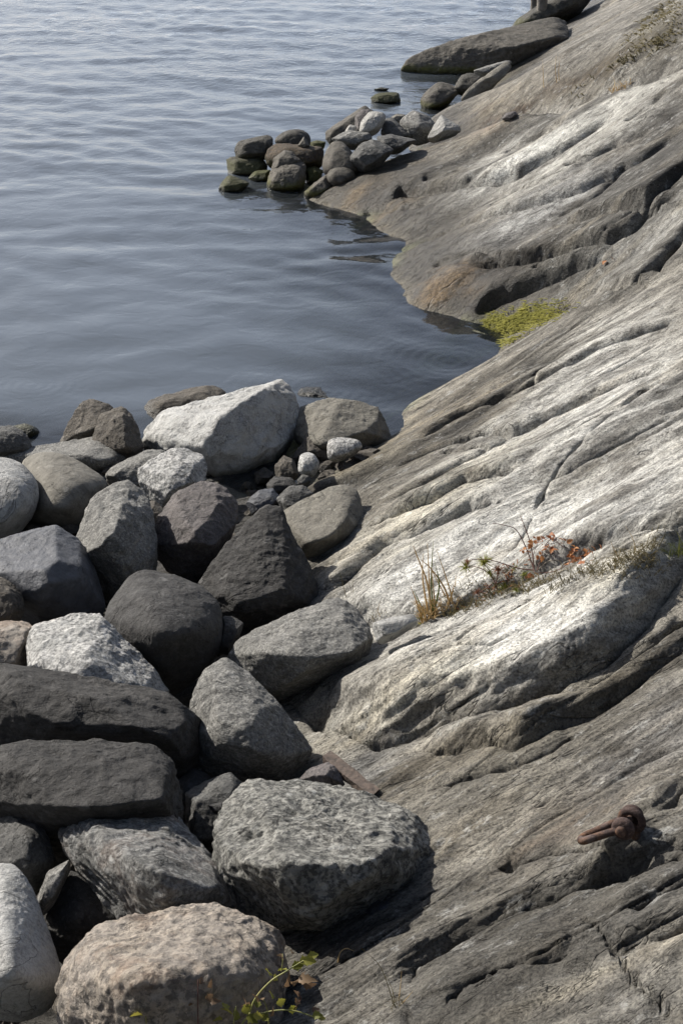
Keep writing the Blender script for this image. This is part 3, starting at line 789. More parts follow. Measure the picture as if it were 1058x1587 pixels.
def make_rock(label, mat, outline, lifts=(), p=22, z=None, zb=None, fwd=0.0, tilt=0.36, thick=0.9, level=6, chips=8,
              rough=1.15, seed=0, group=None, layers=0.0, name='boulder', cat='rock', lump=1.0):
    rs = np.random.RandomState(seed+1000)
    O = np.array(outline, dtype=float)
    c = (O.min(0)+O.max(0))/2
    if zb is not None:
        P = at_z(c[0], O[:, 1].max(), zb); D = (P-cO)@cF
    elif z is not None:
        P = at_z(c[0], c[1], z); D = (P-cO)@cF
    else:
        lo, hi = 1.0, 16.0
        for _ in range(40):
            mid = (lo+hi)/2
            d = ray(c[0], c[1]); P = cO+d*(mid/d[1])
            if P[2] > zpile(P[1]): lo = mid
            else: hi = mid
        D = (P-cO)@cF
    D -= fwd
    ext = (O.max(0)-O.min(0))*D/F
    S = math.sqrt(ext[0]*ext[1])/2
    def pt(px, py, t):
        b = (c[1]-py)*D/F
        return cO+ray(px, py)*(D+(tilt*2.2*b if b > 0 else tilt*0.3*b)-t)
    pts = [pt(px, py, 0) for px, py in O]
    if not lifts:
        for k, (px, py) in enumerate(O):
            q = c+(np.array([px, py])-c)*0.6
            pts.append(pt(q[0], q[1], S*(0.75+0.2*rs.rand())))
    for px, py, l in lifts:
        pts.append(pt(px, py, l*S*1.75))
    for px, py in O:
        q = c+(np.array([px, py])-c)*0.7
        w = pt(q[0], q[1], -thick*S*(0.85+0.3*rs.rand())); w[2] -= 0.15*S
        pts.append(w)
    # body under the visible front, so the stone rests on its neighbours
    for px, py in O:
        if py > c[1]:
            q = c+(np.array([px, py])-c)*0.8
            w = pt(q[0], q[1], -0.3*S); w[2] -= 0.35*S
            pts.append(w)
    P = np.array(pts)
    cen, N, H = hull_planes(P)
    rel = P-cen
    for k in range(chips):
        n = rs.normal(size=3); n /= np.linalg.norm(n)
        h = (rel@n).max()*(0.86+0.10*rs.rand())
        N = np.vstack([N, n]); H = np.append(H, h)
    if p >= 16:
        for k in range(16):                      # small broken corners
            n = rs.normal(size=3); n /= np.linalg.norm(n)
            N = np.vstack([N, n]); H = np.append(H, (rel@n).max()*(0.93+0.05*rs.rand()))
        layers = max(layers, 0.30)
    D0, Fc = ico(level)
    sx = np.maximum(np.abs(rel).max(0), 0.05)
    d = D0*sx; d /= np.linalg.norm(d, axis=1)[:, None]
    Rr = rs.rand()*50
    # gently bend the planes so that facets are not perfectly flat
    s = d*(S*1.0)
    p = p*5.0 if p >= 16 else p*1.5
    qd = np.maximum(d@N.T, 0)/H[None]
    r = (qd**p).sum(1)**(-1.0/p)*(1+0.75/p)
    Pn = d*r[:, None]
    q = Pn/S
    lum = fbm(q*0.9+Rr, 3)
    med = ridged(q*2.1+Rr+7, 3)
    fine = fbm(q*6.0+Rr+3, 4, gain=0.6)
    disp = S*rough*(0.030*lump*lum+0.024*med+0.012*fine)
    if layers > 0:
        ax = rs.normal(size=3)*0.4+np.array([0.25, 0.1, 1.0]); ax /= np.linalg.norm(ax)
        tt = (q@ax)*7+1.6*noise3(q*1.1+Rr)+0.3*noise3(q*5+Rr)
        fr = tt-np.floor(tt)
        disp += S*layers*0.035*np.where(fr < 0.8, fr/0.8, (1-fr)/0.2)*(0.6+0.6*noise3(q*1.7+Rr+9))
    Pn = Pn+d*disp[:, None]
    o = mesh_obj(name, Pn, Fc, mat, loc=Vector(cen))
    tag(o, label, cat, group)
    return o

B1 = 'tumbled boulders piled on the shore'
#      label, material, outline, options
ROCKS = [
 ('largest white topped boulder with a dark right face beside the water', 'white', [(213,668),(245,645),(300,624),(350,610),(410,594),(440,591),(456,606),(461,640),(454,680),(432,720),(402,755),(378,772),(345,765),(318,738),(300,715),(225,697)], dict(lifts=[(392,612,.5),(345,642,.75),(318,690,.72),(350,745,.55),(410,700,.42)], level=7, p=26, chips=3, thick=.7, rough=1.1, fwd=-.1, tilt=.3)),
 ('brown grey boulder half hidden behind the largest white topped boulder', 'brown', [(211,655),(225,630),(250,614),(300,601),(335,600),(352,608),(345,645),(280,665),(220,670)], dict(fwd=-.25, p=12, chips=2)),
 ('small dark wet stone at the water behind the big white boulder', 'dark', [(450,606),(470,600),(495,600),(501,610),(523,614),(525,622),(500,645),(462,642)], dict(fwd=-.35, chips=5, z=.05)),
 ('tan trapezoid boulder with a sharp ridge at the edge of the bay', 'tan', [(458,645),(472,626),(523,619),(553,620),(576,630),(599,652),(611,678),(590,695),(540,710),(480,705),(453,675)], dict(lifts=[(521,624,.15),(513,650,.5),(497,690,.75),(560,670,.5)], level=6, p=26, thick=.6, z=.12, fwd=0)),
 ('dark pyramid stone left of the white egg shaped cobble', 'brown', [(452,712),(468,687),(478,676),(491,677),(509,700),(507,718),(470,724)], dict(lifts=[(482,700,.5)], level=6, z=.1)),
 ('white egg shaped cobble lying against the slab', 'white2', [(506,700),(508,682),(522,677),(545,679),(560,686),(562,694),(548,704),(522,714),(509,711)], dict(p=7, level=6, z=.2, fwd=.15, chips=0, rough=.5)),
 ('small upright white pebble below the white egg shaped cobble', 'white2', [(462,718),(465,705),(475,700),(487,703),(495,716),(493,729),(484,739),(470,737),(463,731)], dict(p=10, level=6, z=.2, fwd=.25, chips=1, rough=.6)),
 ('tiny grey pebble directly under the small upright white pebble', 'grey', [(460,745),(468,735),(480,737),(482,746),(472,753),(462,752)], dict(level=5, z=.15, fwd=.2)),
 ('dark stone wedged right of the largest boulder and left of the upright pebble', 'brown', [(425,722),(440,706),(456,712),(463,735),(450,752),(428,752)], dict(z=.15)),
 ('dark flat stone in the gap below the upright white pebble', 'dark', [(412,752),(425,738),(450,740),(462,752),(445,765),(415,768)], dict(z=.12)),
 ('blue grey stone leaning above the rounded grey boulder by the slab', 'grey', [(428,772),(448,753),(470,752),(486,764),(475,785),(440,795)], dict(z=.2, fwd=.1)),
 ('dusky blue stone in the gap under the largest boulder', 'slate', [(382,778),(400,760),(423,757),(436,775),(420,800),(388,798)], dict(z=.15)),
 ('rounded grey boulder leaning on the slab right of the dark triangular boulder', 'tan', [(434,797),(480,770),(531,746),(546,752),(556,772),(565,808),(561,820),(532,850),(487,882),(466,872),(440,822)], dict(lifts=[(500,835,.65),(535,795,.4),(470,842,.6),(520,830,.6)], level=6, p=13, rough=.6, thick=.6, fwd=.1)),
 ('dark brown triangular boulder with a tall pointed peak', 'darkb', [(416,778),(402,789),(383,812),(360,851),(333,871),(308,900),(310,940),(345,968),(420,975),(492,950),(490,908),(472,870),(452,822),(430,786)], dict(lifts=[(400,860,.2),(440,915,.4),(350,915,.35),(380,945,.45),(470,930,.3)], level=7, p=30, thick=.8, fwd=.12, tilt=.25)),
 ('pinkish grey angular boulder with a craggy lit corner', 'pinkd', [(280,757),(298,749),(334,745),(354,764),(370,782),(364,818),(343,857),(321,896),(300,898),(250,874),(237,842),(244,802),(262,778)], dict(lifts=[(335,792,.4),(303,845,.7),(280,800,.4),(330,850,.55)], level=7, p=24, fwd=.15)),
 ('tall grey boulder with a lit left face and a curved ridge', 'greyl', [(143,773),(172,750),(199,746),(216,755),(233,792),(246,845),(245,880),(236,920),(190,940),(150,915),(111,880),(110,860),(132,795)], dict(lifts=[(198,756,.15),(194,795,.55),(168,842,.85),(116,866,.25),(205,885,.6)], level=7, p=24, fwd=.18, thick=.7)),
 ('smooth olive tan cobble with a domed top near the water', 'cobble', [(30,712),(53,701),(79,700),(116,711),(147,728),(172,749),(152,780),(138,805),(115,828),(80,825),(42,805),(36,760)], dict(p=8, level=7, chips=0, rough=.35, fwd=-.1, lifts=[(80,735,.55),(115,750,.6),(75,785,.7),(110,790,.65)])),
 ('large speckled pale cobble cut off by the left edge above the blue boulder', 'white', [(-60,730),(-30,708),(0,704),(30,712),(55,735),(64,755),(56,790),(35,818),(5,842),(-40,845),(-80,790)], dict(p=8, level=7, chips=0, rough=.4, fwd=.1)),
 ('rounded brown grey boulder touching the water at the left edge', 'grey', [(-35,705),(-22,668),(5,659),(25,661),(43,675),(51,692),(45,706),(0,712)], dict(p=10, chips=1, z=.15)),
 ('low wet stone poking out of the water by the left edge', 'fdark', [(8,664),(38,656),(55,660),(63,668),(57,678),(35,684),(15,676)], dict(z=.0, p=12)),
 ('flat grey banded boulder below the two brown stones', 'greyl', [(-10,712),(0,703),(33,695),(86,687),(142,678),(170,677),(181,683),(196,697),(198,708),(180,726),(160,742),(100,745),(30,730)], dict(lifts=[(110,706,.5),(165,697,.35),(168,718,.6)], level=6, p=20, fwd=-.2, thick=.6, z=.15)),
 ('upright brown stone with a rust tinged left edge', 'brown', [(93,688),(99,673),(116,643),(129,623),(146,616),(163,621),(176,632),(170,675),(150,695),(120,700)], dict(lifts=[(133,635,.2),(120,672,.35),(152,660,.5)], level=6, p=26, z=.2, fwd=-.1)),
 ('dark angular stone leaning against the upright brown stone', 'brown', [(139,682),(147,658),(151,646),(189,629),(197,635),(213,660),(223,693),(221,708),(199,716),(160,705)], dict(lifts=[(168,656,.35),(193,645,.35),(192,690,.6)], level=6, p=26, z=.2, fwd=.05)),
 ('pale striped stone tucked left of the pale granite block', 'greyl', [(162,738),(172,726),(199,712),(228,697),(256,697),(262,720),(220,765),(188,757)], dict(level=6, layers=.8, p=24, fwd=0)),
 ('pale speckled granite block below the largest boulder', 'white2', [(212,727),(245,709),(261,697),(285,695),(312,702),(319,713),(315,745),(290,760),(270,770),(260,786),(250,788),(231,770),(217,750)], dict(lifts=[(262,735,.45),(295,722,.35),(285,750,.5),(255,770,.45)], level=6, p=24, fwd=.1, thick=.6)),
 ('small brown stone in the gap below the pale granite block', 'brown', [(222,782),(240,775),(255,790),(252,815),(236,826),(225,810)], dict(fwd=-.05)),
 ('smooth blue grey boulder with a split dark front at the left', 'slate', [(-50,865),(-20,838),(20,829),(53,817),(83,816),(110,827),(128,845),(150,890),(165,945),(150,975),(60,975),(0,940),(-60,910)], dict(lifts=[(8,886,.55),(90,882,.75),(125,885,.5),(60,930,.7)], level=7, p=22, fwd=.05, rough=.55)),
 ('small rounded dark stone at the left edge above the pinkish block', 'brown', [(-40,905),(0,893),(20,905),(36,925),(39,947),(20,975),(-40,975)], dict(p=9, chips=1, fwd=.2)),
 ('pinkish white block at the left edge beside the white granite boulder', 'pink', [(-45,975),(0,965),(30,961),(54,969),(52,995),(35,1040),(0,1050),(-45,1045)], dict(level=6, fwd=.1)),
 ('white granite boulder with a bright top facet and a grey right flank', 'white2', [(30,1036),(56,966),(79,958),(116,948),(133,949),(163,966),(186,986),(216,1015),(246,1045),(267,1076),(240,1110),(150,1120),(60,1100)], dict(lifts=[(164,978,.1),(134,1018,.55),(66,1026,.4),(205,1070,.5),(120,1080,.6)], level=7, p=28, fwd=.1, thick=.7)),
 ('big dark rounded boulder in the middle of the pile', 'dark', [(159,957),(165,943),(185,913),(212,885),(228,877),(246,883),(272,893),(299,900),(320,919),(344,936),(346,960),(345,1005),(305,1050),(262,1072),(210,1030),(172,990)], dict(lifts=[(222,925,.45),(275,935,.55),(310,980,.6),(240,985,.75)], level=7, p=12, rough=.7, fwd=.12)),
 ('small dark stone wedged between the dark round boulder and the flat topped one', 'darkb', [(335,1010),(345,955),(362,956),(377,966),(373,980),(354,1014)], dict(fwd=0)),
 ('flat topped grey boulder with a bright upper face leaning on the pale slab', 'greyl', [(355,1014),(372,988),(412,972),(455,959),(482,942),(508,927),(536,930),(556,950),(579,976),(587,996),(569,1024),(549,1038),(518,1044),(482,1062),(448,1078),(410,1080),(370,1060)], dict(lifts=[(369,1021,.08),(415,1013,.42),(448,997,.5),(480,1010,.62),(525,978,.4),(550,1012,.45),(470,1050,.5)], level=7, p=28, thick=.5, fwd=.1, rough=1.1)),
 ('grey pyramid boulder with a bright pointed tip', 'greyl', [(336,1013),(316,1032),(300,1065),(290,1090),(285,1140),(300,1190),(340,1215),(400,1216),(450,1206),(488,1178),(485,1163),(450,1118),(422,1088),(396,1055),(360,1026)], dict(lifts=[(340,1040,.1),(343,1090,.42),(350,1140,.6),(410,1165,.6),(400,1100,.35)], level=7, p=20, fwd=.12, tilt=.3, thick=.6, rough=.8)),
 ('long dark boulder lying across the left with a crisp upper edge', 'darkb', [(-80,1055),(0,1031),(30,1033),(83,1044),(132,1057),(185,1067),(262,1075),(289,1088),(309,1111),(329,1131),(332,1151),(309,1184),(281,1204),(200,1215),(0,1200),(-80,1160)], dict(lifts=[(0,1058,.3),(60,1120,.45),(200,1125,.45),(290,1150,.4),(150,1085,.35)], level=7, p=24, fwd=.2, thick=.6, tilt=.1)),
 ('long brownish boulder with a wavy top edge below the long dark boulder', 'darkb', [(-70,1190),(-40,1165),(0,1160),(43,1149),(96,1152),(122,1159),(199,1160),(229,1156),(262,1173),(276,1193),(286,1223),(297,1279),(282,1305),(250,1320),(60,1310),(0,1260),(-70,1240)], dict(lifts=[(30,1185,.3),(120,1190,.35),(230,1185,.25),(250,1240,.55),(100,1250,.55)], level=7, p=16, fwd=.25, thick=.5, tilt=.25, lump=1.6)),
 ('grey ribbed boulder with a rusty lower left face', 'rusty', [(93,1287),(113,1262),(132,1227),(189,1231),(215,1227),(239,1233),(272,1262),(278,1290),(320,1322),(346,1348),(385,1395),(400,1432),(340,1450),(250,1450),(185,1440),(149,1372),(108,1329)], dict(lifts=[(106,1294,.15),(175,1312,.5),(240,1350,.72),(255,1400,.7),(330,1375,.5),(230,1262,.15),(190,1262,.2)], level=7, p=26, fwd=.15, thick=.5, layers=1.6, rough=1.1, tilt=.7)),
 ('dark block at the left edge above the smooth pale boulder', 'grey', [(-35,1305),(0,1266),(17,1263),(60,1279),(77,1299),(88,1330),(60,1385),(0,1370),(-35,1340)], dict(lifts=[(45,1300,.45),(40,1340,.5)], fwd=.05)),
 ('thin bright edged shard standing in the gap at the left', 'greyl', [(110,1331),(79,1347),(66,1375),(54,1405),(66,1418),(84,1397),(100,1362)], dict(thick=.5, fwd=.08)),
 ('black banded stone deep in the gap behind the pink granite boulder', 'darkb', [(105,1345),(143,1362),(181,1428),(175,1475),(110,1500),(72,1475),(70,1435),(85,1390)], dict(lifts=[(130,1420,.3)], fwd=-.1, level=6)),
 ('smooth pale boulder with a waist in the lower left corner', 'white', [(-60,1370),(-30,1342),(0,1334),(20,1336),(37,1352),(51,1381),(60,1420),(66,1440),(84,1481),(97,1511),(86,1557),(57,1578),(15,1580),(-40,1570),(-80,1470)], dict(lifts=[(0,1400,.4),(20,1500,.75),(-20,1530,.6),(55,1530,.5)], level=7, p=9, chips=0, rough=.6, lump=1.3, fwd=.1)),
 ('big pink granite boulder at the bottom with a pitted surface', 'pink', [(89,1530),(99,1497),(132,1454),(185,1433),(281,1410),(308,1404),(335,1405),(360,1415),(393,1434),(431,1457),(440,1477),(441,1515),(430,1610),(350,1660),(120,1660),(92,1590)], dict(lifts=[(322,1428,.2),(312,1500,.62),(200,1520,.68),(390,1510,.5),(250,1620,.6),(150,1480,.35)], level=7, p=10, chips=3, fwd=.15, rough=1.7, thick=.6)),
 ('biggest coarse grey boulder resting on the slab in the foreground', 'coarse', [(327,1281),(337,1262),(366,1220),(387,1208),(448,1207),(515,1220),(609,1255),(653,1280),(670,1311),(657,1350),(628,1378),(573,1393),(552,1421),(515,1450),(477,1454),(415,1440),(366,1377),(340,1339)], dict(lifts=[(345,1295,.12),(375,1335,.35),(450,1340,.62),(560,1345,.6),(615,1320,.35),(400,1250,.1),(520,1275,.25),(480,1410,.55)], level=7, p=16, chips=5, fwd=.25, thick=.55, rough=1.8, tilt=.7, layers=.5)),
 ('flat dark stone in the gap behind the biggest coarse grey boulder', 'grey', [(283,1230),(330,1205),(362,1193),(378,1208),(385,1300),(330,1325),(285,1320)], dict(fwd=-.15)),
 ('dark narrow shard left of the biggest coarse grey boulder', 'dark', [(322,1248),(345,1243),(352,1250),(345,1262),(330,1258)], dict(level=5, fwd=.1)),
 ('small reddish brown stone between the pyramid boulder and the slab', 'pinkd', [(458,1212),(480,1190),(508,1180),(522,1190),(534,1216),(500,1228)], dict(lifts=[(500,1200,.5)], fwd=.15, level=6)),
 ('dark bluish wedge of stone under the right end of the coarse grey boulder', 'slate', [(500,1480),(560,1405),(610,1380),(628,1381),(674,1402),(640,1425),(570,1470)], dict(lifts=[(600,1405,.35)], fwd=.02, level=6, p=24)),
 ('grey stone in the dark gap between the two long left boulders and the pyramid', 'dark', [(270,1215),(300,1190),(325,1200),(335,1235),(300,1260),(272,1250)], dict(fwd=-.25)),
]
FB = 'stones of the little point running into the water'
FAR = [
 ('dark green stained stone at the upper left of the far stone point', 'fdark', [(364,232),(368,221),(387,215),(413,209),(423,213),(426,222),(420,242),(387,246),(365,246)], dict(z=.32)),
 ('dark block under the upper left stone of the far point', 'fdark', [(351,247),(375,242),(406,243),(414,256),(412,270),(383,276),(354,273)], dict(zb=-.05)),
 ('outermost green tipped stone of the far point, left in the water', 'fdark', [(338,290),(351,273),(364,274),(388,284),(370,299),(344,301)], dict(zb=-.05)),
 ('low green algae stone between the outermost stones of the far point', 'falgae', [(384,276),(396,265),(420,263),(416,282),(390,284)], dict(zb=-.03)),
 ('rounded algae patched stone at the back of the far point', 'fdark', [(424,217),(432,208),(451,199),(466,200),(480,208),(482,219),(478,230),(436,230)], dict(z=.35, p=10)),
 ('little pointed grey shard on the far stone point', 'fgrey', [(461,226),(471,211),(480,226),(472,232)], dict(z=.45)),
 ('flat green topped stone behind the egg shaped stone', 'falgae', [(480,221),(491,217),(505,220),(502,230),(482,231)], dict(z=.2)),
 ('long seaweed covered brown stone across the far point', 'weed', [(410,246),(415,231),(428,223),(462,225),(505,228),(502,254),(462,260),(415,258)], dict(z=.28, p=12)),
 ('small brown pointed stone above the big front stone of the far point', 'fgrey', [(419,263),(424,246),(441,232),(451,235),(467,249),(450,266)], dict(z=.3)),
 ('big rounded brown stone at the water front of the far point', 'fgrey', [(411,288),(420,263),(436,250),(467,248),(476,256),(475,278),(467,297),(445,302),(416,296)], dict(zb=-.08, p=14, level=6)),
 ('green algae stone right of the big front stone of the far point', 'falgae', [(472,262),(487,256),(500,264),(497,282),(476,286)], dict(z=.1)),
 ('mossy dark slab of stone at the foot of the egg shaped stone', 'fgrey', [(469,299),(491,281),(508,268),(521,280),(513,296),(487,311),(474,308)], dict(zb=-.05)),
 ('tall egg shaped brown boulder with a pale tip on the far point', 'fgrey', [(498,255),(504,233),(515,218),(527,218),(540,229),(555,250),(560,266),(530,280),(502,268)], dict(z=.35, p=8, level=6, chips=0, rough=.4, fwd=.1)),
 ('round brown cobble in front of the egg shaped boulder', 'fgrey', [(505,272),(514,259),(532,255),(547,262),(551,273),(530,290),(510,285)], dict(z=.25, p=8, chips=0, rough=.4, fwd=.05)),
 ('long brown stone rising at the back of the far point', 'fgrey', [(504,215),(506,203),(527,190),(556,169),(570,163),(580,168),(578,200),(541,212),(511,222)], dict(z=.35)),
 ('rosy upright stone behind the white cobble of the far point', 'pinkd', [(551,206),(550,181),(560,169),(574,170),(574,205)], dict(z=.55, p=12, level=5, fwd=.1)),
 ('white rounded cobble on top of the far point', 'fpale', [(556,208),(558,188),(572,173),(593,172),(598,181),(590,199),(571,210)], dict(z=.6, p=10, level=6, fwd=.3)),
 ('tiny pale stone left of the rosy upright stone', 'fpale', [(533,206),(541,193),(552,195),(554,207)], dict(z=.5, fwd=.2)),
 ('flat pale grey stone above the egg shaped boulder', 'greyl', [(513,214),(539,202),(574,206),(578,218),(555,228),(525,226)], dict(z=.5, fwd=.1)),
 ('craggy grey stone right of the egg shaped boulder', 'grey', [(540,245),(560,222),(578,215),(604,226),(610,234),(585,255),(563,266)], dict(z=.5, fwd=-.05, level=6)),
 ('oblong grey stone wedged behind the edge of the slab', 'grey', [(583,212),(605,208),(647,217),(622,231),(605,236),(584,226)], dict(z=.62, fwd=-.25)),
 ('dark humped stone behind the oblong grey stone', 'grey', [(589,210),(595,185),(608,182),(627,200),(640,216),(600,222)], dict(z=.55, p=12)),
 ('large grey boulder with a pale upper left side beside the white angular stone', 'greyl', [(617,190),(629,176),(645,170),(662,178),(677,196),(671,214),(648,222),(628,212)], dict(z=.6, p=12, level=6, lifts=[(650,195,.6)])),
 ('white angular stone at the gully mouth', 'fpale', [(661,216),(669,200),(683,178),(693,186),(712,196),(714,203),(682,214)], dict(z=.72, lifts=[(690,200,.4)], level=6, fwd=-.15)),
 ('small tan stone behind the large grey boulder of the far point', 'tan', [(602,184),(615,176),(628,178),(622,192)], dict(z=.3)),
 ('dark flat rock standing alone in the water', 'fdark', [(573,152),(582,145),(605,143),(619,144),(622,158),(598,163),(575,157)], dict(zb=-.04, p=18)),
 ('tiny dark rock barely breaking the water surface', 'fdark', [(579,138),(590,135),(603,137),(598,141),(583,141)], dict(zb=-.02, level=5)),
 ('round ochre boulder at the waterline below the long outcrop', 'fgrey', [(650,165),(652,151),(669,134),(683,127),(704,133),(712,142),(685,166),(660,175)], dict(zb=-.08, p=9, chips=1)),
 ('dark round stone between the ochre boulder and the far slab', 'fdark', [(702,137),(713,117),(730,112),(748,120),(735,138),(715,146)], dict(z=.35, p=9)),
 ('smooth grey tongue of rock beside the dark round stone', 'tan', [(712,152),(728,134),(745,122),(786,93),(797,95),(775,122),(730,156)], dict(z=.5, p=12, level=6, thick=.3, lifts=[(745,128,.1),(770,110,.1)])),
 ('pale thin ledge of rock above the dark round stone', 'greyl', [(732,112),(748,104),(785,93),(795,96),(770,108),(742,118)], dict(z=.45, p=12, thick=.4)),
 ('long brown outcrop reaching into the sea', 'fgrey', [(616,104),(643,82),(686,70),(747,61),(816,46),(870,22),(880,60),(797,97),(743,114),(705,120),(643,113)], dict(zb=-.1, p=14, level=7, chips=3, layers=.5, lifts=[(690,95,.08),(740,88,.14),(800,72,.18)], thick=.5, tilt=.9)),
 ('dark rock at the top edge around the wooden piling', 'fdark', [(790,45),(800,32),(816,20),(845,8),(900,-30),(930,-20),(900,10),(852,34),(816,48)], dict(zb=-.1, p=14, level=6)),
 ('small reddish stone in the narrow gully of the far slab', 'pinkd', [(776,184),(784,175),(797,172),(803,178),(790,188)], dict(z=1.0, level=5, fwd=.0)),
 ('pale pebble wedged in the crack at the left end of the white hump', 'white', [(576,970),(600,958),(640,951),(648,962),(612,986),(584,994)], dict(z=.8, p=10, chips=0, fwd=.05, level=6, rough=.5)),
]
for k, (lab, mt, ol, kw) in enumerate(ROCKS):
    kw = dict(kw); kw.setdefault('level', 6)
    make_rock(lab, M[mt], ol, seed=k*3+1, group=B1, **kw)
for k, (lab, mt, ol, kw) in enumerate(FAR):
    kw = dict(kw); kw.setdefault('level', 5)
    make_rock(lab, M[mt], ol, seed=k*3+301, group=FB, **kw)

# ------------------------------------------------------------------ unseen dark bank added behind the viewpoint to block sky light on shaded faces
def build_sky_blocker():
    az = np.radians(np.linspace(75, 285, 90)); rr = np.array([14, 18, 22, 24, 26, 30, 40])
    hh = np.array([2.2, 4.0, 6.5, 12.0, 17.0, 19.0, 19.0])
    A, R = np.meshgrid(az, rr); H = np.repeat(hh[:, None], len(az), 1)
    x = R*np.sin(A); y = R*np.cos(A)
    n = n2(x.ravel()*0.45, y.ravel()*0.45, 5).reshape(x.shape)
    H = H*(1+0.25*n*(R > 20))
    V = np.stack([x, y, H], -1).reshape(-1, 3)
    idx = np.arange(V.shape[0]).reshape(x.shape)
    q = np.stack([idx[:-1, :-1], idx[:-1, 1:], idx[1:, 1:], idx[1:, :-1]], -1).reshape(-1, 4)
    m, t, p = new_mat('sky_blocker_dark_green')
    tc = nd(t, 'ShaderNodeTexCoord')
    t.links.new(ramp(t, tnoise(t, tc.outputs['Object'], 0.8, 8), [(0.35, (0.025, 0.03, 0.018)), (0.65, (0.07, 0.075, 0.04))]), p.inputs['Base Color'])
    p.inputs['Roughness'].default_value = 0.95
    return tag(mesh_obj('sky_blocker_bank', V, q, m), 'added dark bank behind the viewpoint that blocks sky light', kind='structure')
build_sky_blocker()

# ------------------------------------------------------------------ small things
def simple_mat(name, c1, c2, rough=0.7, scale=8, bm_=0.0, subs=0.0):
    m, t, p = new_mat(name)
    tc = nd(t, 'ShaderNodeTexCoord'); n = tnoise(t, tc.outputs['Object'], scale, 6, 0.65)
    t.links.new(ramp(t, n, [(0.38, c1), (0.62, c2)]), p.inputs['Base Color'])
    p.inputs['Roughness'].default_value = rough
    if bm_ > 0: t.links.new(bump(t, n, bm_, 0.9), p.inputs['Normal'])
    return m

def leaf_mat(name, c1, c2, scale=40):
    m = bpy.data.materials.new(name); m.use_nodes = True; t = m.node_tree
    p = t.nodes['Principled BSDF']; out = t.nodes['Material Output']
    tc = nd(t, 'ShaderNodeTexCoord'); oi = nd(t, 'ShaderNodeObjectInfo')
    n = tnoise(t, tc.outputs['Object'], scale, 4, 0.6)
    f = mth(t, 'ADD', mth(t, 'MULTIPLY', n, 0.6), mth(t, 'MULTIPLY', oi.outputs['Random'], 0.4))
    c = ramp(t, f, [(0.3, c1), (0.7, c2)])
    t.links.new(c, p.inputs['Base Color']); p.inputs['Roughness'].default_value = 0.6
    tl = nd(t, 'ShaderNodeBsdfTranslucent'); t.links.new(c, tl.inputs['Color'])
    mx = nd(t, 'ShaderNodeMixShader'); mx.inputs[0].default_value = 0.35
    t.links.new(p.outputs[0], mx.inputs[1]); t.links.new(tl.outputs[0], mx.inputs[2])
    t.links.new(mx.outputs[0], out.inputs['Surface'])
    return m

L_STRAW = leaf_mat('straw', (0.50, 0.34, 0.15), (0.66, 0.50, 0.26), 15)
L_GRASS = leaf_mat('green_blade', (0.16, 0.20, 0.04), (0.34, 0.34, 0.10), 15)
L_OLIVE = leaf_mat('withered_grass', (0.14, 0.12, 0.05), (0.28, 0.23, 0.11), 15)
L_RED = leaf_mat('autumn_leaf', (0.30, 0.09, 0.03), (0.50, 0.25, 0.10), 60)
L_PINE = leaf_mat('pine_needle', (0.13, 0.17, 0.02), (0.36, 0.36, 0.06), 60)
L_PINER = leaf_mat('browned_pine_needle', (0.22, 0.09, 0.05), (0.38, 0.18, 0.10), 60)
L_GREEN = leaf_mat('bramble_leaf', (0.14, 0.15, 0.02), (0.40, 0.36, 0.07), 30)
L_CURL = leaf_mat('withered_leaf', (0.10, 0.06, 0.035), (0.24, 0.16, 0.09), 30)
L_MOSS = leaf_mat('shore_algae', (0.09, 0.10, 0.015), (0.42, 0.40, 0.10), 6)
BARK = simple_mat('thin_red_bark', (0.07, 0.03, 0.025), (0.16, 0.07, 0.05), 0.7, 60)
PALEBARK = simple_mat('dry_pale_twig', (0.30, 0.26, 0.20), (0.45, 0.40, 0.33), 0.8, 60)
STEMG = simple_mat('green_stem', (0.16, 0.18, 0.05), (0.30, 0.28, 0.10), 0.6, 40)

class MB:
    def __init__(s): s.v, s.f = [], []
    def tube(s, pts, rad, n=5, flat=1.0, cap=True):
        pts = [np.array(p, float) for p in pts]; N = len(pts); b0 = sum(len(a) for a in s.v)
        rad = np.broadcast_to(np.array(rad, float), (N,)) if np.ndim(rad) == 0 else np.array(rad, float)
        ref = np.array([0.31, -0.84, 0.44])
        out = []
        for i, p in enumerate(pts):
            t = pts[min(i+1, N-1)]-pts[max(i-1, 0)]; t /= np.linalg.norm(t)+1e-9
            a = np.cross(t, ref); a /= np.linalg.norm(a)+1e-9; b = np.cross(t, a)
            for k in range(n):
                g = 2*math.pi*k/n
                out.append(p+rad[i]*(math.cos(g)*a+flat*math.sin(g)*b))
        s.v.append(np.array(out))
        for i in range(N-1):
            for k in range(n):
                k2 = (k+1) % n
                s.f.append((b0+i*n+k, b0+i*n+k2, b0+(i+1)*n+k2, b0+(i+1)*n+k))
        if cap:
            for e, base in ((0, b0), (1, b0+(N-1)*n)):
                for k in range(1, n-1, 2):
                    s.f.append((base, base+k, base+k+1, base+min(k+2, n-1)))
    def build(s, name, mat, parent=None, smooth=True, origin=None):
        V = np.concatenate(s.v); F_ = np.array(s.f)
        if parent is not None: V = V-np.array(parent.location)
        elif origin is not None: V = V-np.array(origin)
        o = mesh_obj(name, V, F_, mat, parent=parent, smooth=smooth, loc=None if origin is None else Vector(origin))
        return o

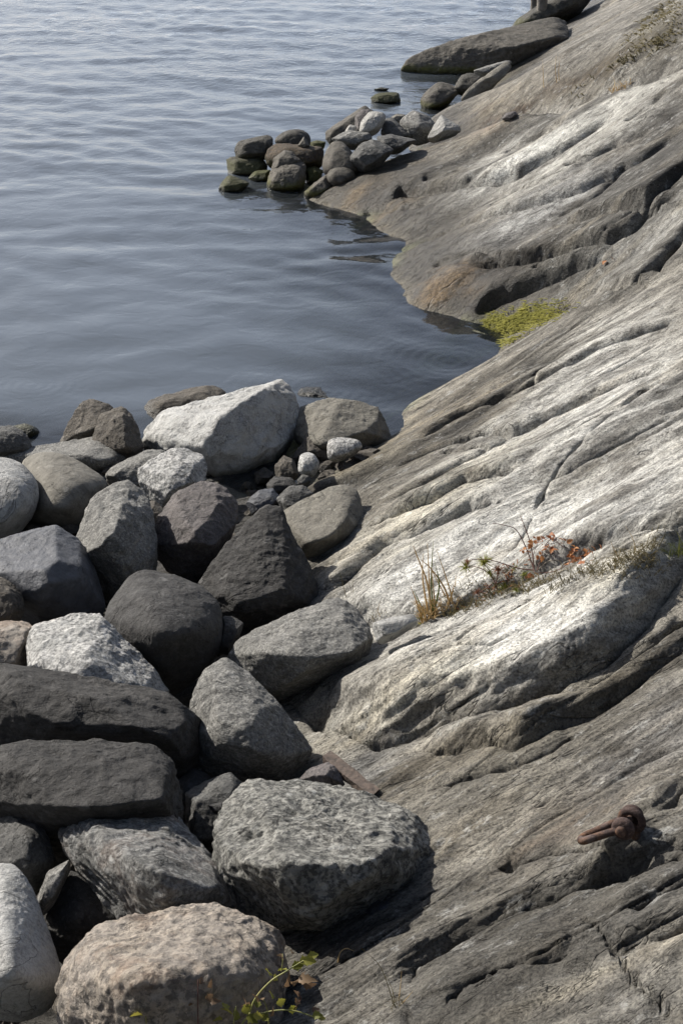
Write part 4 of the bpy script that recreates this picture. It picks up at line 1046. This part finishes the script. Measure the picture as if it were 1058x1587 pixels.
def smooth_pts(pts, n=6):
    P = np.array(pts, float)
    if len(P) < 3: return [P[0]+(P[-1]-P[0])*t for t in np.linspace(0, 1, n)]
    out = []
    Q_ = np.vstack([2*P[0]-P[1], P, 2*P[-1]-P[-2]])
    for i in range(1, len(Q_)-2):
        for t in np.linspace(0, 1, n, endpoint=False):
            a, b, c, d = Q_[i-1], Q_[i], Q_[i+1], Q_[i+2]
            out.append(0.5*((2*b)+(-a+c)*t+(2*a-5*b+4*c-d)*t*t+(-a+3*b-3*c+d)*t**3))
    out.append(P[-1]); return out

def dpt(px, py, root, dd=0.0):
    """world point seen at that direction, at the distance of the root plus dd"""
    D = (np.array(root)-cO)@cF
    return cO+ray(px, py)*(D+dd)

_sd = {}
def dps(px, py, root, dd=0.0):
    """like dpt, but never inside the slab"""
    k = (round(px/6), round(py/6))
    if k not in _sd: _sd[k] = (on_slab(px, py)-cO)@cF
    D = min((np.array(root)-cO)@cF, _sd[k]-0.02)
    return cO+ray(px, py)*(D+dd)

rp = random.Random(4)
def straw_plant(name, label, root_px, strokes, mats, rad=0.004, cat='grass', extra=0, spread=10, hgt=22, extra_mat=None, group=None):
    root = on_slab(*root_px)
    e = empty(name, Vector(root)); tag(e, label, cat, group)
    for i, st in enumerate(strokes):
        dd0 = rp.uniform(-.05, .03)
        n = len(st)
        pts = [dpt(x, y, root, dd0*0.3+dd0*2*j/(n-1)) for j, (x, y) in enumerate(st)]
        pts = smooth_pts(pts, 5); k = len(pts)
        mb = MB(); mb.tube(pts, [rad*(1-0.85*(j/(k-1))**1.5) for j in range(k)], 4, 0.35)
        mb.build('blade', mats[i % len(mats)], e)
    if extra:
        mb = MB()
        for i in range(extra):
            x0 = root_px[0]+rp.uniform(-spread, spread); y0 = root_px[1]+rp.uniform(-3, 4)-(x0-root_px[0])*0.4
            a = rp.uniform(-1, 1)*0.9; l = hgt*rp.uniform(0.4, 1.1)
            dd = rp.uniform(-.06, .06)
            p0 = dpt(x0, y0, root, dd); p1 = dpt(x0+l*0.5*math.sin(a), y0-l*0.6*math.cos(a), root, dd-.01)
            p2 = dpt(x0+l*math.sin(a)*1.2, y0-l*math.cos(a)*rp.uniform(.7, 1), root, dd-.05+rp.uniform(-.04, .04))
            mb.tube(smooth_pts([p0, p1, p2], 3), [rad*.6, rad*.6, rad*.5, rad*.45, rad*.35, rad*.2, rad*.08], 3, 0.5)
        o = mb.build('short_blades', extra_mat or mats[0], e); o['kind'] = 'stuff'
    return e

straw_plant('grass_clump', 'tall straw coloured reed grass with a few green blades in the slab crack', (680, 958),
  [[(668,966),(665,905),(662,842)],[(670,964),(662,905),(646,862),(640,846)],[(672,962),(668,900),(671,838)],[(701,957),(690,915),(668,882),(650,866)],
   [(703,955),(697,915),(676,852)],[(656,966),(645,932),(636,909)],[(704,952),(704,922),(706,892)],[(662,966),(650,935),(641,915)],[(697,950),(690,925),(662,872)],
   [(675,962),(672,920),(668,880)],[(665,960),(655,900),(655,858)],[(690,955),(700,920),(703,905)],[(668,960),(680,910),(673,870)]],
  [L_STRAW, L_STRAW, L_GRASS, L_STRAW, L_STRAW], 0.0068, extra=90, spread=28, hgt=40, extra_mat=L_STRAW)
straw_plant('grass_clump', 'low brown green grass clump on the crack right of the red leaved twigs', (880, 905),
  [[(880,905),(884,885),(880,868)],[(872,905),(865,888),(858,880)],[(890,905),(896,890),(905,880)]], [L_OLIVE], 0.003, extra=90, spread=28, hgt=24, extra_mat=L_OLIVE)
straw_plant('grass_clump', 'green grass clump in the dark hollow at the right edge', (1048, 862),
  [[(1045,865),(1035,845),(1020,838)],[(1050,862),(1052,835),(1045,820)]], [L_GRASS], 0.003, extra=70, spread=16, hgt=30, extra_mat=L_GRASS)
straw_plant('grass_clump', 'thin pale stalks curving over the hollow above the pale pillow of rock', (985, 858),
  [[(985,858),(980,835),(968,815)],[(1000,850),(1010,838),(1025,842)],[(960,868),(950,850),(945,838)],[(1020,848),(1030,825),(1024,812)]], [L_STRAW, L_OLIVE], 0.0025, extra=26, spread=40, hgt=22, extra_mat=L_OLIVE)
straw_plant('grass_clump', 'small dry grass sprig where the pale slab meets the flat topped boulder', (592, 955),
  [[(590,958),(585,945),(590,930)]], [L_STRAW], 0.002, extra=40, spread=16, hgt=18, extra_mat=L_OLIVE)
straw_plant('grass_stalk', 'thin dark seed stalks standing beside the peaked dark boulder', (540, 925),
  [[(536,925),(530,900),(524,878)],[(545,925),(543,910),(535,898)],[(548,922),(546,905),(548,895)]], [L_OLIVE, L_CURL], 0.002)
straw_plant('grass_clump', 'sparse dry grass in the dark pocket of the foreground slab', (612, 1562),
  [[(612,1565),(608,1535),(596,1510)],[(616,1562),(620,1530),(622,1505)],[(606,1566),(600,1578),(590,1592)],[(618,1560),(632,1545),(640,1535)],[(612,1562),(590,1500),(560,1470)]], [L_OLIVE, L_STRAW], 0.0018, extra=24, spread=14, hgt=26, extra_mat=L_OLIVE)
straw_plant('grass_stalk', 'single dry stalk with a curled tip on the foreground slab', (523, 1497),
  [[(523,1498),(526,1478),(536,1470),(548,1474)]], [L_STRAW], 0.003)
straw_plant('grass_clump', 'dry tan grass at the right end of the gully of the far slab', (965, 137),
  [[(950,138),(952,128),(950,120)]], [L_STRAW], 0.006, extra=80, spread=20, hgt=14, extra_mat=L_STRAW)
straw_plant('grass_stalk', 'slender tan stalks rising from the far gully', (862, 128),
  [[(862,128),(860,108),(861,84)],[(866,126),(865,110),(867,92)],[(842,136),(841,115),(840,92)],[(862,156),(861,140),(863,130)]], [L_STRAW], 0.006)

def drape(name, label, poly, n, lenm, rad, mat, kind='stuff', cat='moss', seed=1, up=0.8):
    rd = random.Random(seed)
    xs_ = [p[0] for p in poly]; ys_ = [p[1] for p in poly]
    def inside(x, y):
        c = False; j = len(poly)-1
        for i in range(len(poly)):
            if (poly[i][1] > y) != (poly[j][1] > y) and x < (poly[j][0]-poly[i][0])*(y-poly[i][1])/(poly[j][1]-poly[i][1])+poly[i][0]: c = not c
            j = i
        return c
    # sample the surface once
    P = []
    gx = np.linspace(min(xs_), max(xs_), 26); gy = np.linspace(min(ys_), max(ys_), 16)
    for x in gx:
        for y in gy:
            if inside(x, y): P.append(on_slab(x, y))
    P = np.array(P)
    idx = np.array([rd.randrange(len(P)) for _ in range(n)])
    jx = np.array([[rd.gauss(0, .05), rd.gauss(0, .05)] for _ in range(n)])
    X = P[idx, 0]+jx[:, 0]; Y = P[idx, 1]+jx[:, 1]
    ok = (n2(X*3.0, Y*3.0, seed)+0.5*n2(X*11, Y*11, seed+3)) > -0.12
    X, Y = X[ok], Y[ok]; Z = height(X, Y)
    mb = MB()
    for x, y, z in zip(X, Y, Z):
        a = rd.uniform(0, 6.28); l = lenm*rd.uniform(.5, 1.3)
        u = rd.uniform(0.0, up)
        p0 = np.array([x, y, max(z, -0.02)-0.004]); p2 = p0+np.array([math.cos(a)*l, math.sin(a)*l, l*u]); p1 = (p0+p2)/2+np.array([0, 0, l*.35*up])
        mb.tube([p0, p1, p2], [rad, rad*.9, rad*.2], 3, 0.5, cap=False)
    o = mb.build(name, mat, origin=tuple(P.mean(0)))
    tag(o, label, cat, kind=kind)
    return o
drape('algae_mat', 'bright yellow green algae spilling down the rock to the bay', [(738,506),(760,492),(790,482),(815,472),(850,482),(888,486),(862,493),(832,506),(803,523),(786,534),(776,522),(752,513)], 7500, .07, .005, L_MOSS, cat='algae', seed=3, up=0.12)
drape('crevice_plants', 'strip of low olive grass and dead stems rooted in the planted crack', [(640,972),(720,936),(800,908),(860,896),(930,876),(1000,858),(1050,846),(1056,858),(1000,872),(930,890),(860,912),(800,922),(720,948),(650,980)], 1500, .055, .0022, L_OLIVE, cat='grass', seed=8, up=1.2)
drape('crevice_plants', 'rusty red creeping leaves along the crack under the bare twigs', [(735,922),(800,898),(850,880),(905,862),(915,872),(860,892),(800,912),(745,932)], 650, .035, .004, L_RED, cat='ground cover', seed=9, up=.9)
drape('moss_patch', 'brown green moss and heather on the crest of the far slab', [(960,78),(990,50),(1010,20),(1058,-10),(1058,50),(1030,66),(990,80)], 1000, .07, .009, L_OLIVE, seed=5, up=0.35)
drape('moss_patch', 'rust coloured dry moss in the upper gully of the far slab', [(880,150),(930,116),(970,86),(1030,64),(1045,68),(980,92),(930,121),(895,152)], 260, .07, .010, L_OLIVE, seed=6)

# --- red leaved twig bush, pine seedling
def make_leaf(name, mat, parent, p, size, yaw, pitch, roll, serr=0.0, curl=0.25, proto={}):
    key = (mat.name, round(curl, 2), serr > 0)
    if key not in proto:
        n = 8; V = []; Fc = []
        prof = [0.03, 0.5, 0.78, 1.0, 0.8, 0.78, 0.5, 0.3, 0.0]
        for i in range(n+1):
            t = i/n; z = -curl*t*t; w = prof[i]*0.42*(1+(serr if i % 2 else -serr))
            V += [(t, -w, z+w*0.35), (t, 0, z-0.02), (t, w, z+w*0.35)]
        for i in range(n):
            a = i*3; Fc += [(a, a+1, a+4, a+3), (a+1, a+2, a+5, a+4)]
        me = mesh_obj(name, V, Fc, mat); bpy.data.objects.remove(bpy.data.objects[me.name])
        proto[key] = bpy.data.meshes[-1] if False else me_last[0]
    o = bpy.data.objects.new(name, proto[key]); COL.objects.link(o); o.parent = parent
    o.location = Vector(p)-parent.location; o.scale = (size, size, size); o.rotation_euler = (roll, pitch, yaw)
    return o
me_last = [None]
_mo = mesh_obj
def mesh_obj(*a, **k):
    o = _mo(*a, **k); me_last[0] = o.data; return o

root = on_slab(828, 886)
bush = tag(empty('rose_bush', Vector(root)), 'leafless red twigs with rusty orange leaves growing from the crack in the pale slab', 'bush')
for st, rr, mt in [([(828,886),(815,850),(800,822),(785,815),(763,811)], .004, BARK), ([(828,886),(822,845),(812,815),(806,800)], .004, BARK),
               ([(830,886),(845,872),(856,868),(868,869)], .003, PALEBARK), ([(828,884),(800,880),(760,868),(730,867)], .004, BARK),
               ([(832,884),(842,850),(855,835),(870,846),(884,850)], .003, BARK), ([(830,888),(860,885),(890,868),(912,862)], .003, BARK),
               ([(770,900),(800,875),(815,858)], .0025, PALEBARK), ([(850,892),(880,880),(900,865)], .003, PALEBARK), ([(826,884),(826,860),(834,838)], .003, BARK)]:
    mb = MB(); pts = smooth_pts([dps(x, y, root, rp.uniform(-.04, .0)) for x, y in st], 5)
    mb.tube(pts, [rr*(1-.6*j/len(pts)) for j in range(len(pts))], 5); mb.build('twig', mt, bush)
for cx, cy, n, sp in [(825,842,7,8),(836,836,8,8),(852,832,6,6),(847,850,8,8),(872,840,5,7),(888,856,9,9),(884,866,8,7),(912,862,8,8),(902,868,5,8),(836,860,4,5),(812,852,3,4),(820,892,5,8)]:
    for k in range(n):
        p = dps(cx+rp.gauss(0, sp*.5), cy+rp.gauss(0, sp*.5), root, rp.uniform(-.07, -.01))
        make_leaf('leaf', L_RED, bush, p, rp.uniform(.022, .042), rp.uniform(0, 6.28), rp.uniform(-.9, .9), rp.uniform(-.8, .8), 0.12)

root = on_slab(768, 922)
pine = tag(empty('pine_seedling', Vector(root)), 'small pine seedling with yellow green and browned needle tufts in the slab crack', 'seedling')
for st in [[(772,922),(765,900),(752,885),(735,878),(722,880)], [(765,900),(756,882),(750,875)], [(768,905),(770,895),(772,886)], [(770,915),(785,918),(792,915)], [(768,905),(795,895),(812,892)], [(762,905),(748,915),(738,920)]]:
    mb = MB(); pts = smooth_pts([dpt(x, y, root, rp.uniform(-.03, .0)) for x, y in st], 4)
    mb.tube(pts, [.004*(1-.6*j/len(pts)) for j in range(len(pts))], 5); mb.build('branch', BARK, pine)
for cx, cy, rr, mt, n in [(722,880,13,L_PINE,60),(724,872,9,L_PINER,30),(750,872,15,L_PINE,90),(771,884,13,L_PINER,70),(781,913,13,L_PINE,70),(812,892,10,L_PINE,40),(739,919,9,L_PINER,30),(800,916,9,L_PINE,30),(758,888,10,L_PINE,40),(797,882,8,L_PINE,24)]:
    c = dps(cx, cy, root, -.03); mb = MB(); sc = ((c-cO)@cF)/F
    for k in range(n):
        d = np.array([rp.gauss(0, 1), rp.gauss(0, 1), rp.gauss(.45, .9)]); d /= np.linalg.norm(d)
        e_ = c+d*rr*sc*rp.uniform(.7, 1.2); m_ = (c+e_)/2+np.array([0, 0, .004])
        mb.tube([c, m_, e_], [.0016, .0015, .0004], 3, cap=False)
    mb.build('needle_tuft', mt, pine)
# little leafy weed beside the reed grass
root = on_slab(648, 968)
weed = tag(empty('leafy_weed', Vector(root)), 'tiny dark green weed at the foot of the tall reed grass', 'weed')
for k in range(26):
    p = dpt(648+rp.gauss(0, 9), 964+rp.gauss(0, 4), root, rp.uniform(-.05, .0))
    make_leaf('leaf', L_GREEN if k % 3 == 0 else L_OLIVE, weed, p, rp.uniform(.015, .03), rp.uniform(0, 6.28), rp.uniform(-.9, .3), rp.uniform(-.6, .6), 0.1)
# fallen leaves in the hollow of the dark shelf
for (x, y, lb) in ((938,407,'left one of the tiny rusty leaves lying in the shelf crack'),(948,404,'right one of the tiny rusty leaves lying in the shelf crack')):
    P = on_slab(x, y); e = empty('fallen_leaf', Vector(P)+Vector((0, 0, .02))); 
    o = make_leaf('leaf_blade', L_RED, e, np.array(e.location), .065, rp.uniform(0, 6), .2, .3, .1); tag(e, lb, 'leaf')

# --- bramble in the lower foreground, in front of the pink boulder
g0 = at_z(400, 1640, 0.75); Dp = (g0-cO)@cF
root = cO+ray(385, 1700)*(Dp-0.45)
br = tag(empty('bramble_plant', Vector(root)), 'bramble shoots with yellow green and withered leaves before the pink granite boulder', 'bramble')
for st, rr, mt in [([(380,1680),(384,1600),(392,1555),(417,1523),(444,1505),(478,1484)], .0045, STEMG), ([(370,1680),(374,1590),(409,1570),(452,1566),(498,1580)], .004, STEMG),
               ([(310,1690),(307,1587),(307,1518)], .003, BARK), ([(360,1680),(362,1590),(366,1560)], .003, STEMG), ([(235,1690),(228,1600),(226,1575)], .003, STEMG),
               ([(417,1590),(414,1565),(408,1548)], .0025, STEMG), ([(436,1505),(438,1490),(438,1478)], .002, STEMG), ([(455,1566),(466,1548),(462,1540)], .0025, BARK)]:
    mb = MB(); pts = smooth_pts([dpt(x, y, root, rp.uniform(-.02, .02)) for x, y in st], 6)
    mb.tube(pts, [rr*(1-.5*j/len(pts)) for j in range(len(pts))], 5); mb.build('stem', mt, br)
def lv(x, y, s, mt, yaw, pitch=.1, roll=.6, curl=.25):
    p = dpt(x, y, root, rp.uniform(-.03, .02))
    make_leaf('leaf', mt, br, p, s*.78, yaw, pitch, roll, 0.14, curl)
for x, y, s, yw in [(452,1500,.06,.3),(464,1492,.065,.5),(470,1488,.06,-.2),(478,1483,.05,.4),(444,1503,.05,2.6),(418,1512,.055,1.8),(424,1520,.04,1.2),(422,1548,.05,1.7),(428,1556,.05,.4),(446,1566,.05,.4),(484,1574,.05,-.3),(492,1578,.04,.2),
                    (352,1566,.05,2.0),(360,1572,.06,2.6),(374,1568,.06,.6),(382,1575,.06,-.4),(364,1582,.06,1.4),(222,1574,.06,2.9),(236,1576,.05,.2),(258,1584,.05,.5),(345,1580,.05,3.0),(392,1574,.05,.1),(406,1582,.05,.9),(398,1562,.045,1.5)]:
    lv(x, y, s, L_GREEN, yw, rp.uniform(-.5, .4), rp.uniform(.2, 1.2))
for x, y, s, yw in [(438,1530,.06,.2),(450,1522,.07,.1),(462,1520,.07,-.1),(470,1526,.05,-.4),(438,1486,.04,1.5),(452,1478,.035,1.2),(462,1548,.05,1.2),(458,1556,.045,1.0),(408,1550,.045,2.2),(400,1554,.04,1.6),(484,1568,.04,.6),(310,1525,.035,1),(322,1530,.04,.6),(318,1548,.045,.3),(326,1552,.04,-.6),(300,1556,.03,2.4),(388,1558,.04,2.9),(380,1560,.04,1.1),(418,1575,.035,.3)]:
    lv(x, y, s, L_CURL, yw, rp.uniform(-.7, .5), rp.uniform(.2, 2.2), .9)

# --- rusty mooring shackle
RUST = rock_mat('rusted_iron', (0.035, 0.022, 0.018), (0.06, 0.035, 0.028), speck=(0.03, 0.02, 0.02), speck_amt=0.6, grain=120, rust=0.5, rough=0.85, bmp=0.35)
c0 = on_slab(982, 1303)
k_ = ((c0-cO)@cF)/F                       # metres per pixel there
sh = tag(empty('mooring_shackle', Vector(c0)), 'rusted iron mooring shackle bolted to the slab', 'shackle')
def sp(px, py, dd): return dpt(px, py, c0, dd)
fe, be, le = sp(965, 1284, -.045), sp(979, 1264, .035), sp(908, 1302, -.03)
axis = (be-fe)/np.linalg.norm(be-fe)
le2 = le+(be-fe)*0.55
dirn = le-fe; dirn /= np.linalg.norm(dirn)
def lathe(cn, ax, prof, n=28):
    """prof: list of (offset along axis, radius)"""
    ax = ax/np.linalg.norm(ax); a = np.cross(ax, [0.2, 0.3, 1.0]); a /= np.linalg.norm(a); b = np.cross(ax, a)
    mb = MB(); V = []
    for o_, r_ in prof:
        for k in range(n):
            g = 2*math.pi*k/n; V.append(cn+ax*o_+r_*(math.cos(g)*a+math.sin(g)*b))
    mb.v.append(np.array(V))
    for i in range(len(prof)-1):
        for k in range(n):
            mb.f.append((i*n+k, i*n+(k+1) % n, (i+1)*n+(k+1) % n, (i+1)*n+k))
    return mb
def torus(cn, ax, R_, r_, n=30):
    ax = ax/np.linalg.norm(ax); a = np.cross(ax, [0.2, 0.3, 1.0]); a /= np.linalg.norm(a); b = np.cross(ax, a)
    pts = [cn+R_*(math.cos(g)*a+math.sin(g)*b) for g in np.linspace(0, 2*math.pi, n+1)]
    mb = MB(); mb.tube(pts, r_, 12, cap=False); return mb
# bow: two legs joined by a half round
half = (le2-le)/2; mid = (le+le2)/2
bow = [fe+dirn*.02]+[le+dirn*0]+[mid-half*math.cos(t)+dirn*np.linalg.norm(half)*1.1*math.sin(t) for t in np.linspace(0.3, math.pi-.3, 9)]+[le2, be+dirn*.02]
mb = MB(); mb.tube(smooth_pts(bow, 5), .0155, 12); mb.build('bow', RUST, sh)
R0 = .045
def eye(cn, w, R_):
    return lathe(cn, axis, [(-w, .001), (-w, R_*.72), (-w*.75, R_*.90), (-w*.3, R_), (w*.3, R_), (w*.75, R_*.90), (w, R_*.72), (w, .001)])
eye(fe, .020, R0).build('eye', RUST, sh)
eye(be, .020, R0*1.0).build('eye', RUST, sh)
torus((fe+be)/2+np.array([.014, 0, .008]), axis, R0*.92, .015).build('ring_bolt_eye', RUST, sh)
lathe(fe-axis*.02, axis, [(-.016, .001), (-.016, .017), (-.011, .021), (.004, .021)]).build('pin_head', RUST, sh)
lathe(be+axis*.02, axis, [(-.002, .026), (.014, .026), (.018, .022), (.018, .001)], 6).build('nut', RUST, sh, smooth=False)
lathe(fe, axis, [(0, .013), (.12, .013)]).build('pin', RUST, sh)
mb = MB(); mdl = (fe+be)/2+np.array([.012, 0, -.02]); mb.tube([mdl, (mdl+c0)/2+np.array([.01, 0, 0]), c0+np.array([.02, .01, -.05])], .019, 12); mb.build('shank', RUST, sh)

# --- broken board behind the biggest boulder
WOOD = simple_mat('weathered_reddish_wood', (0.05, 0.038, 0.03), (0.13, 0.095, 0.075), 0.8, 25, .01)
pa, pb = on_slab(505, 1226), on_slab(580, 1238)
bd = pb-pa; bd[2] = 0; L_ = np.linalg.norm(bd); bd /= L_; sd = np.array([-bd[1], bd[0], 0])
V = []; zc = max(pa[2], pb[2])+.03
for t in np.linspace(0, 1, 9):
    for w_, h_ in ((-.032, -.03), (-.032, .008), (.032, .008), (.032, -.03)):
        jag = (rp.uniform(-.02, .02) if t in (0, 1) else 0)
        V.append(pa+bd*(t*L_+jag)+sd*(w_+rp.uniform(-.004, .004))+np.array([0, 0, zc-pa[2]+h_+rp.uniform(-.003, .003)]))
Fc = []
for i in range(8):
    for k in range(4): Fc.append((i*4+k, i*4+(k+1) % 4, (i+1)*4+(k+1) % 4, (i+1)*4+k))
Fc += [(0, 1, 2, 3), (32, 35, 34, 33)]
V = np.array(V); o = mesh_obj('broken_board', V-pa, Fc, WOOD, smooth=False, loc=Vector(pa)); tag(o, 'short reddish piece of broken board behind the biggest coarse grey boulder', 'board')

# --- wooden pilings at the top edge
POST = simple_mat('grey_weathered_post', (0.09, 0.08, 0.07), (0.20, 0.18, 0.155), 0.85, 6, .03)
for (x, y, rr, lb) in ((838, 34, .115, 'thick wooden piling cut off by the top edge'), (826, 14, .08, 'thinner dark piling left of the thick one at the top edge')):
    b_ = at_z(x, y, .15); mb = MB()
    pts = [b_+np.array([0.01*math.sin(i*1.3), 0.01*math.cos(i*1.7), -.6+i*.35]) for i in range(10)]
    mb.tube(pts, [rr*(1+.04*math.sin(i*2.1)) for i in range(10)], 16)
    tag(mb.build('wooden_piling', POST, origin=tuple(b_)), lb, 'piling')

# ------------------------------------------------------------------ grit and small chips in the gaps of the pile
def gravel():
    rs = np.random.RandomState(12)
    V0, F0 = ico(2)
    VS, FS = [], []; b0 = 0
    n = 1500
    ys = rs.uniform(4.2, 10.75, n); xs = rs.uniform(-4.2, 0.5, n)*(ys+2)/12.5
    zs = height(xs, ys)
    ok_ = zs < np.maximum(0.05+(10.6-ys)*0.12-0.42, 0.05)+0.07
    xs, ys, zs = xs[ok_], ys[ok_], zs[ok_]
    for x, y, z in zip(xs, ys, zs):
        r_ = 0.018+0.075*rs.rand()**3
        sc = r_*np.array([1+.5*rs.rand(), .8+.5*rs.rand(), .5+.4*rs.rand()])
        a = rs.rand()*6.28; c_, s_ = math.cos(a), math.sin(a)
        P = V0*(1+0.22*rs.normal(size=(len(V0), 1)))*sc
        P = P@np.array([[c_, s_, 0], [-s_, c_, 0], [0, 0, 1]])
        VS.append(P+np.array([x, y, z+sc[2]*.4])); FS.append(F0+b0); b0 += len(V0)
    o = mesh_obj('gravel', np.concatenate(VS), np.concatenate(FS), M['brown'], smooth=False)
    tag(o, 'grit and small stone chips between the tumbled boulders', 'gravel', kind='stuff')
gravel()
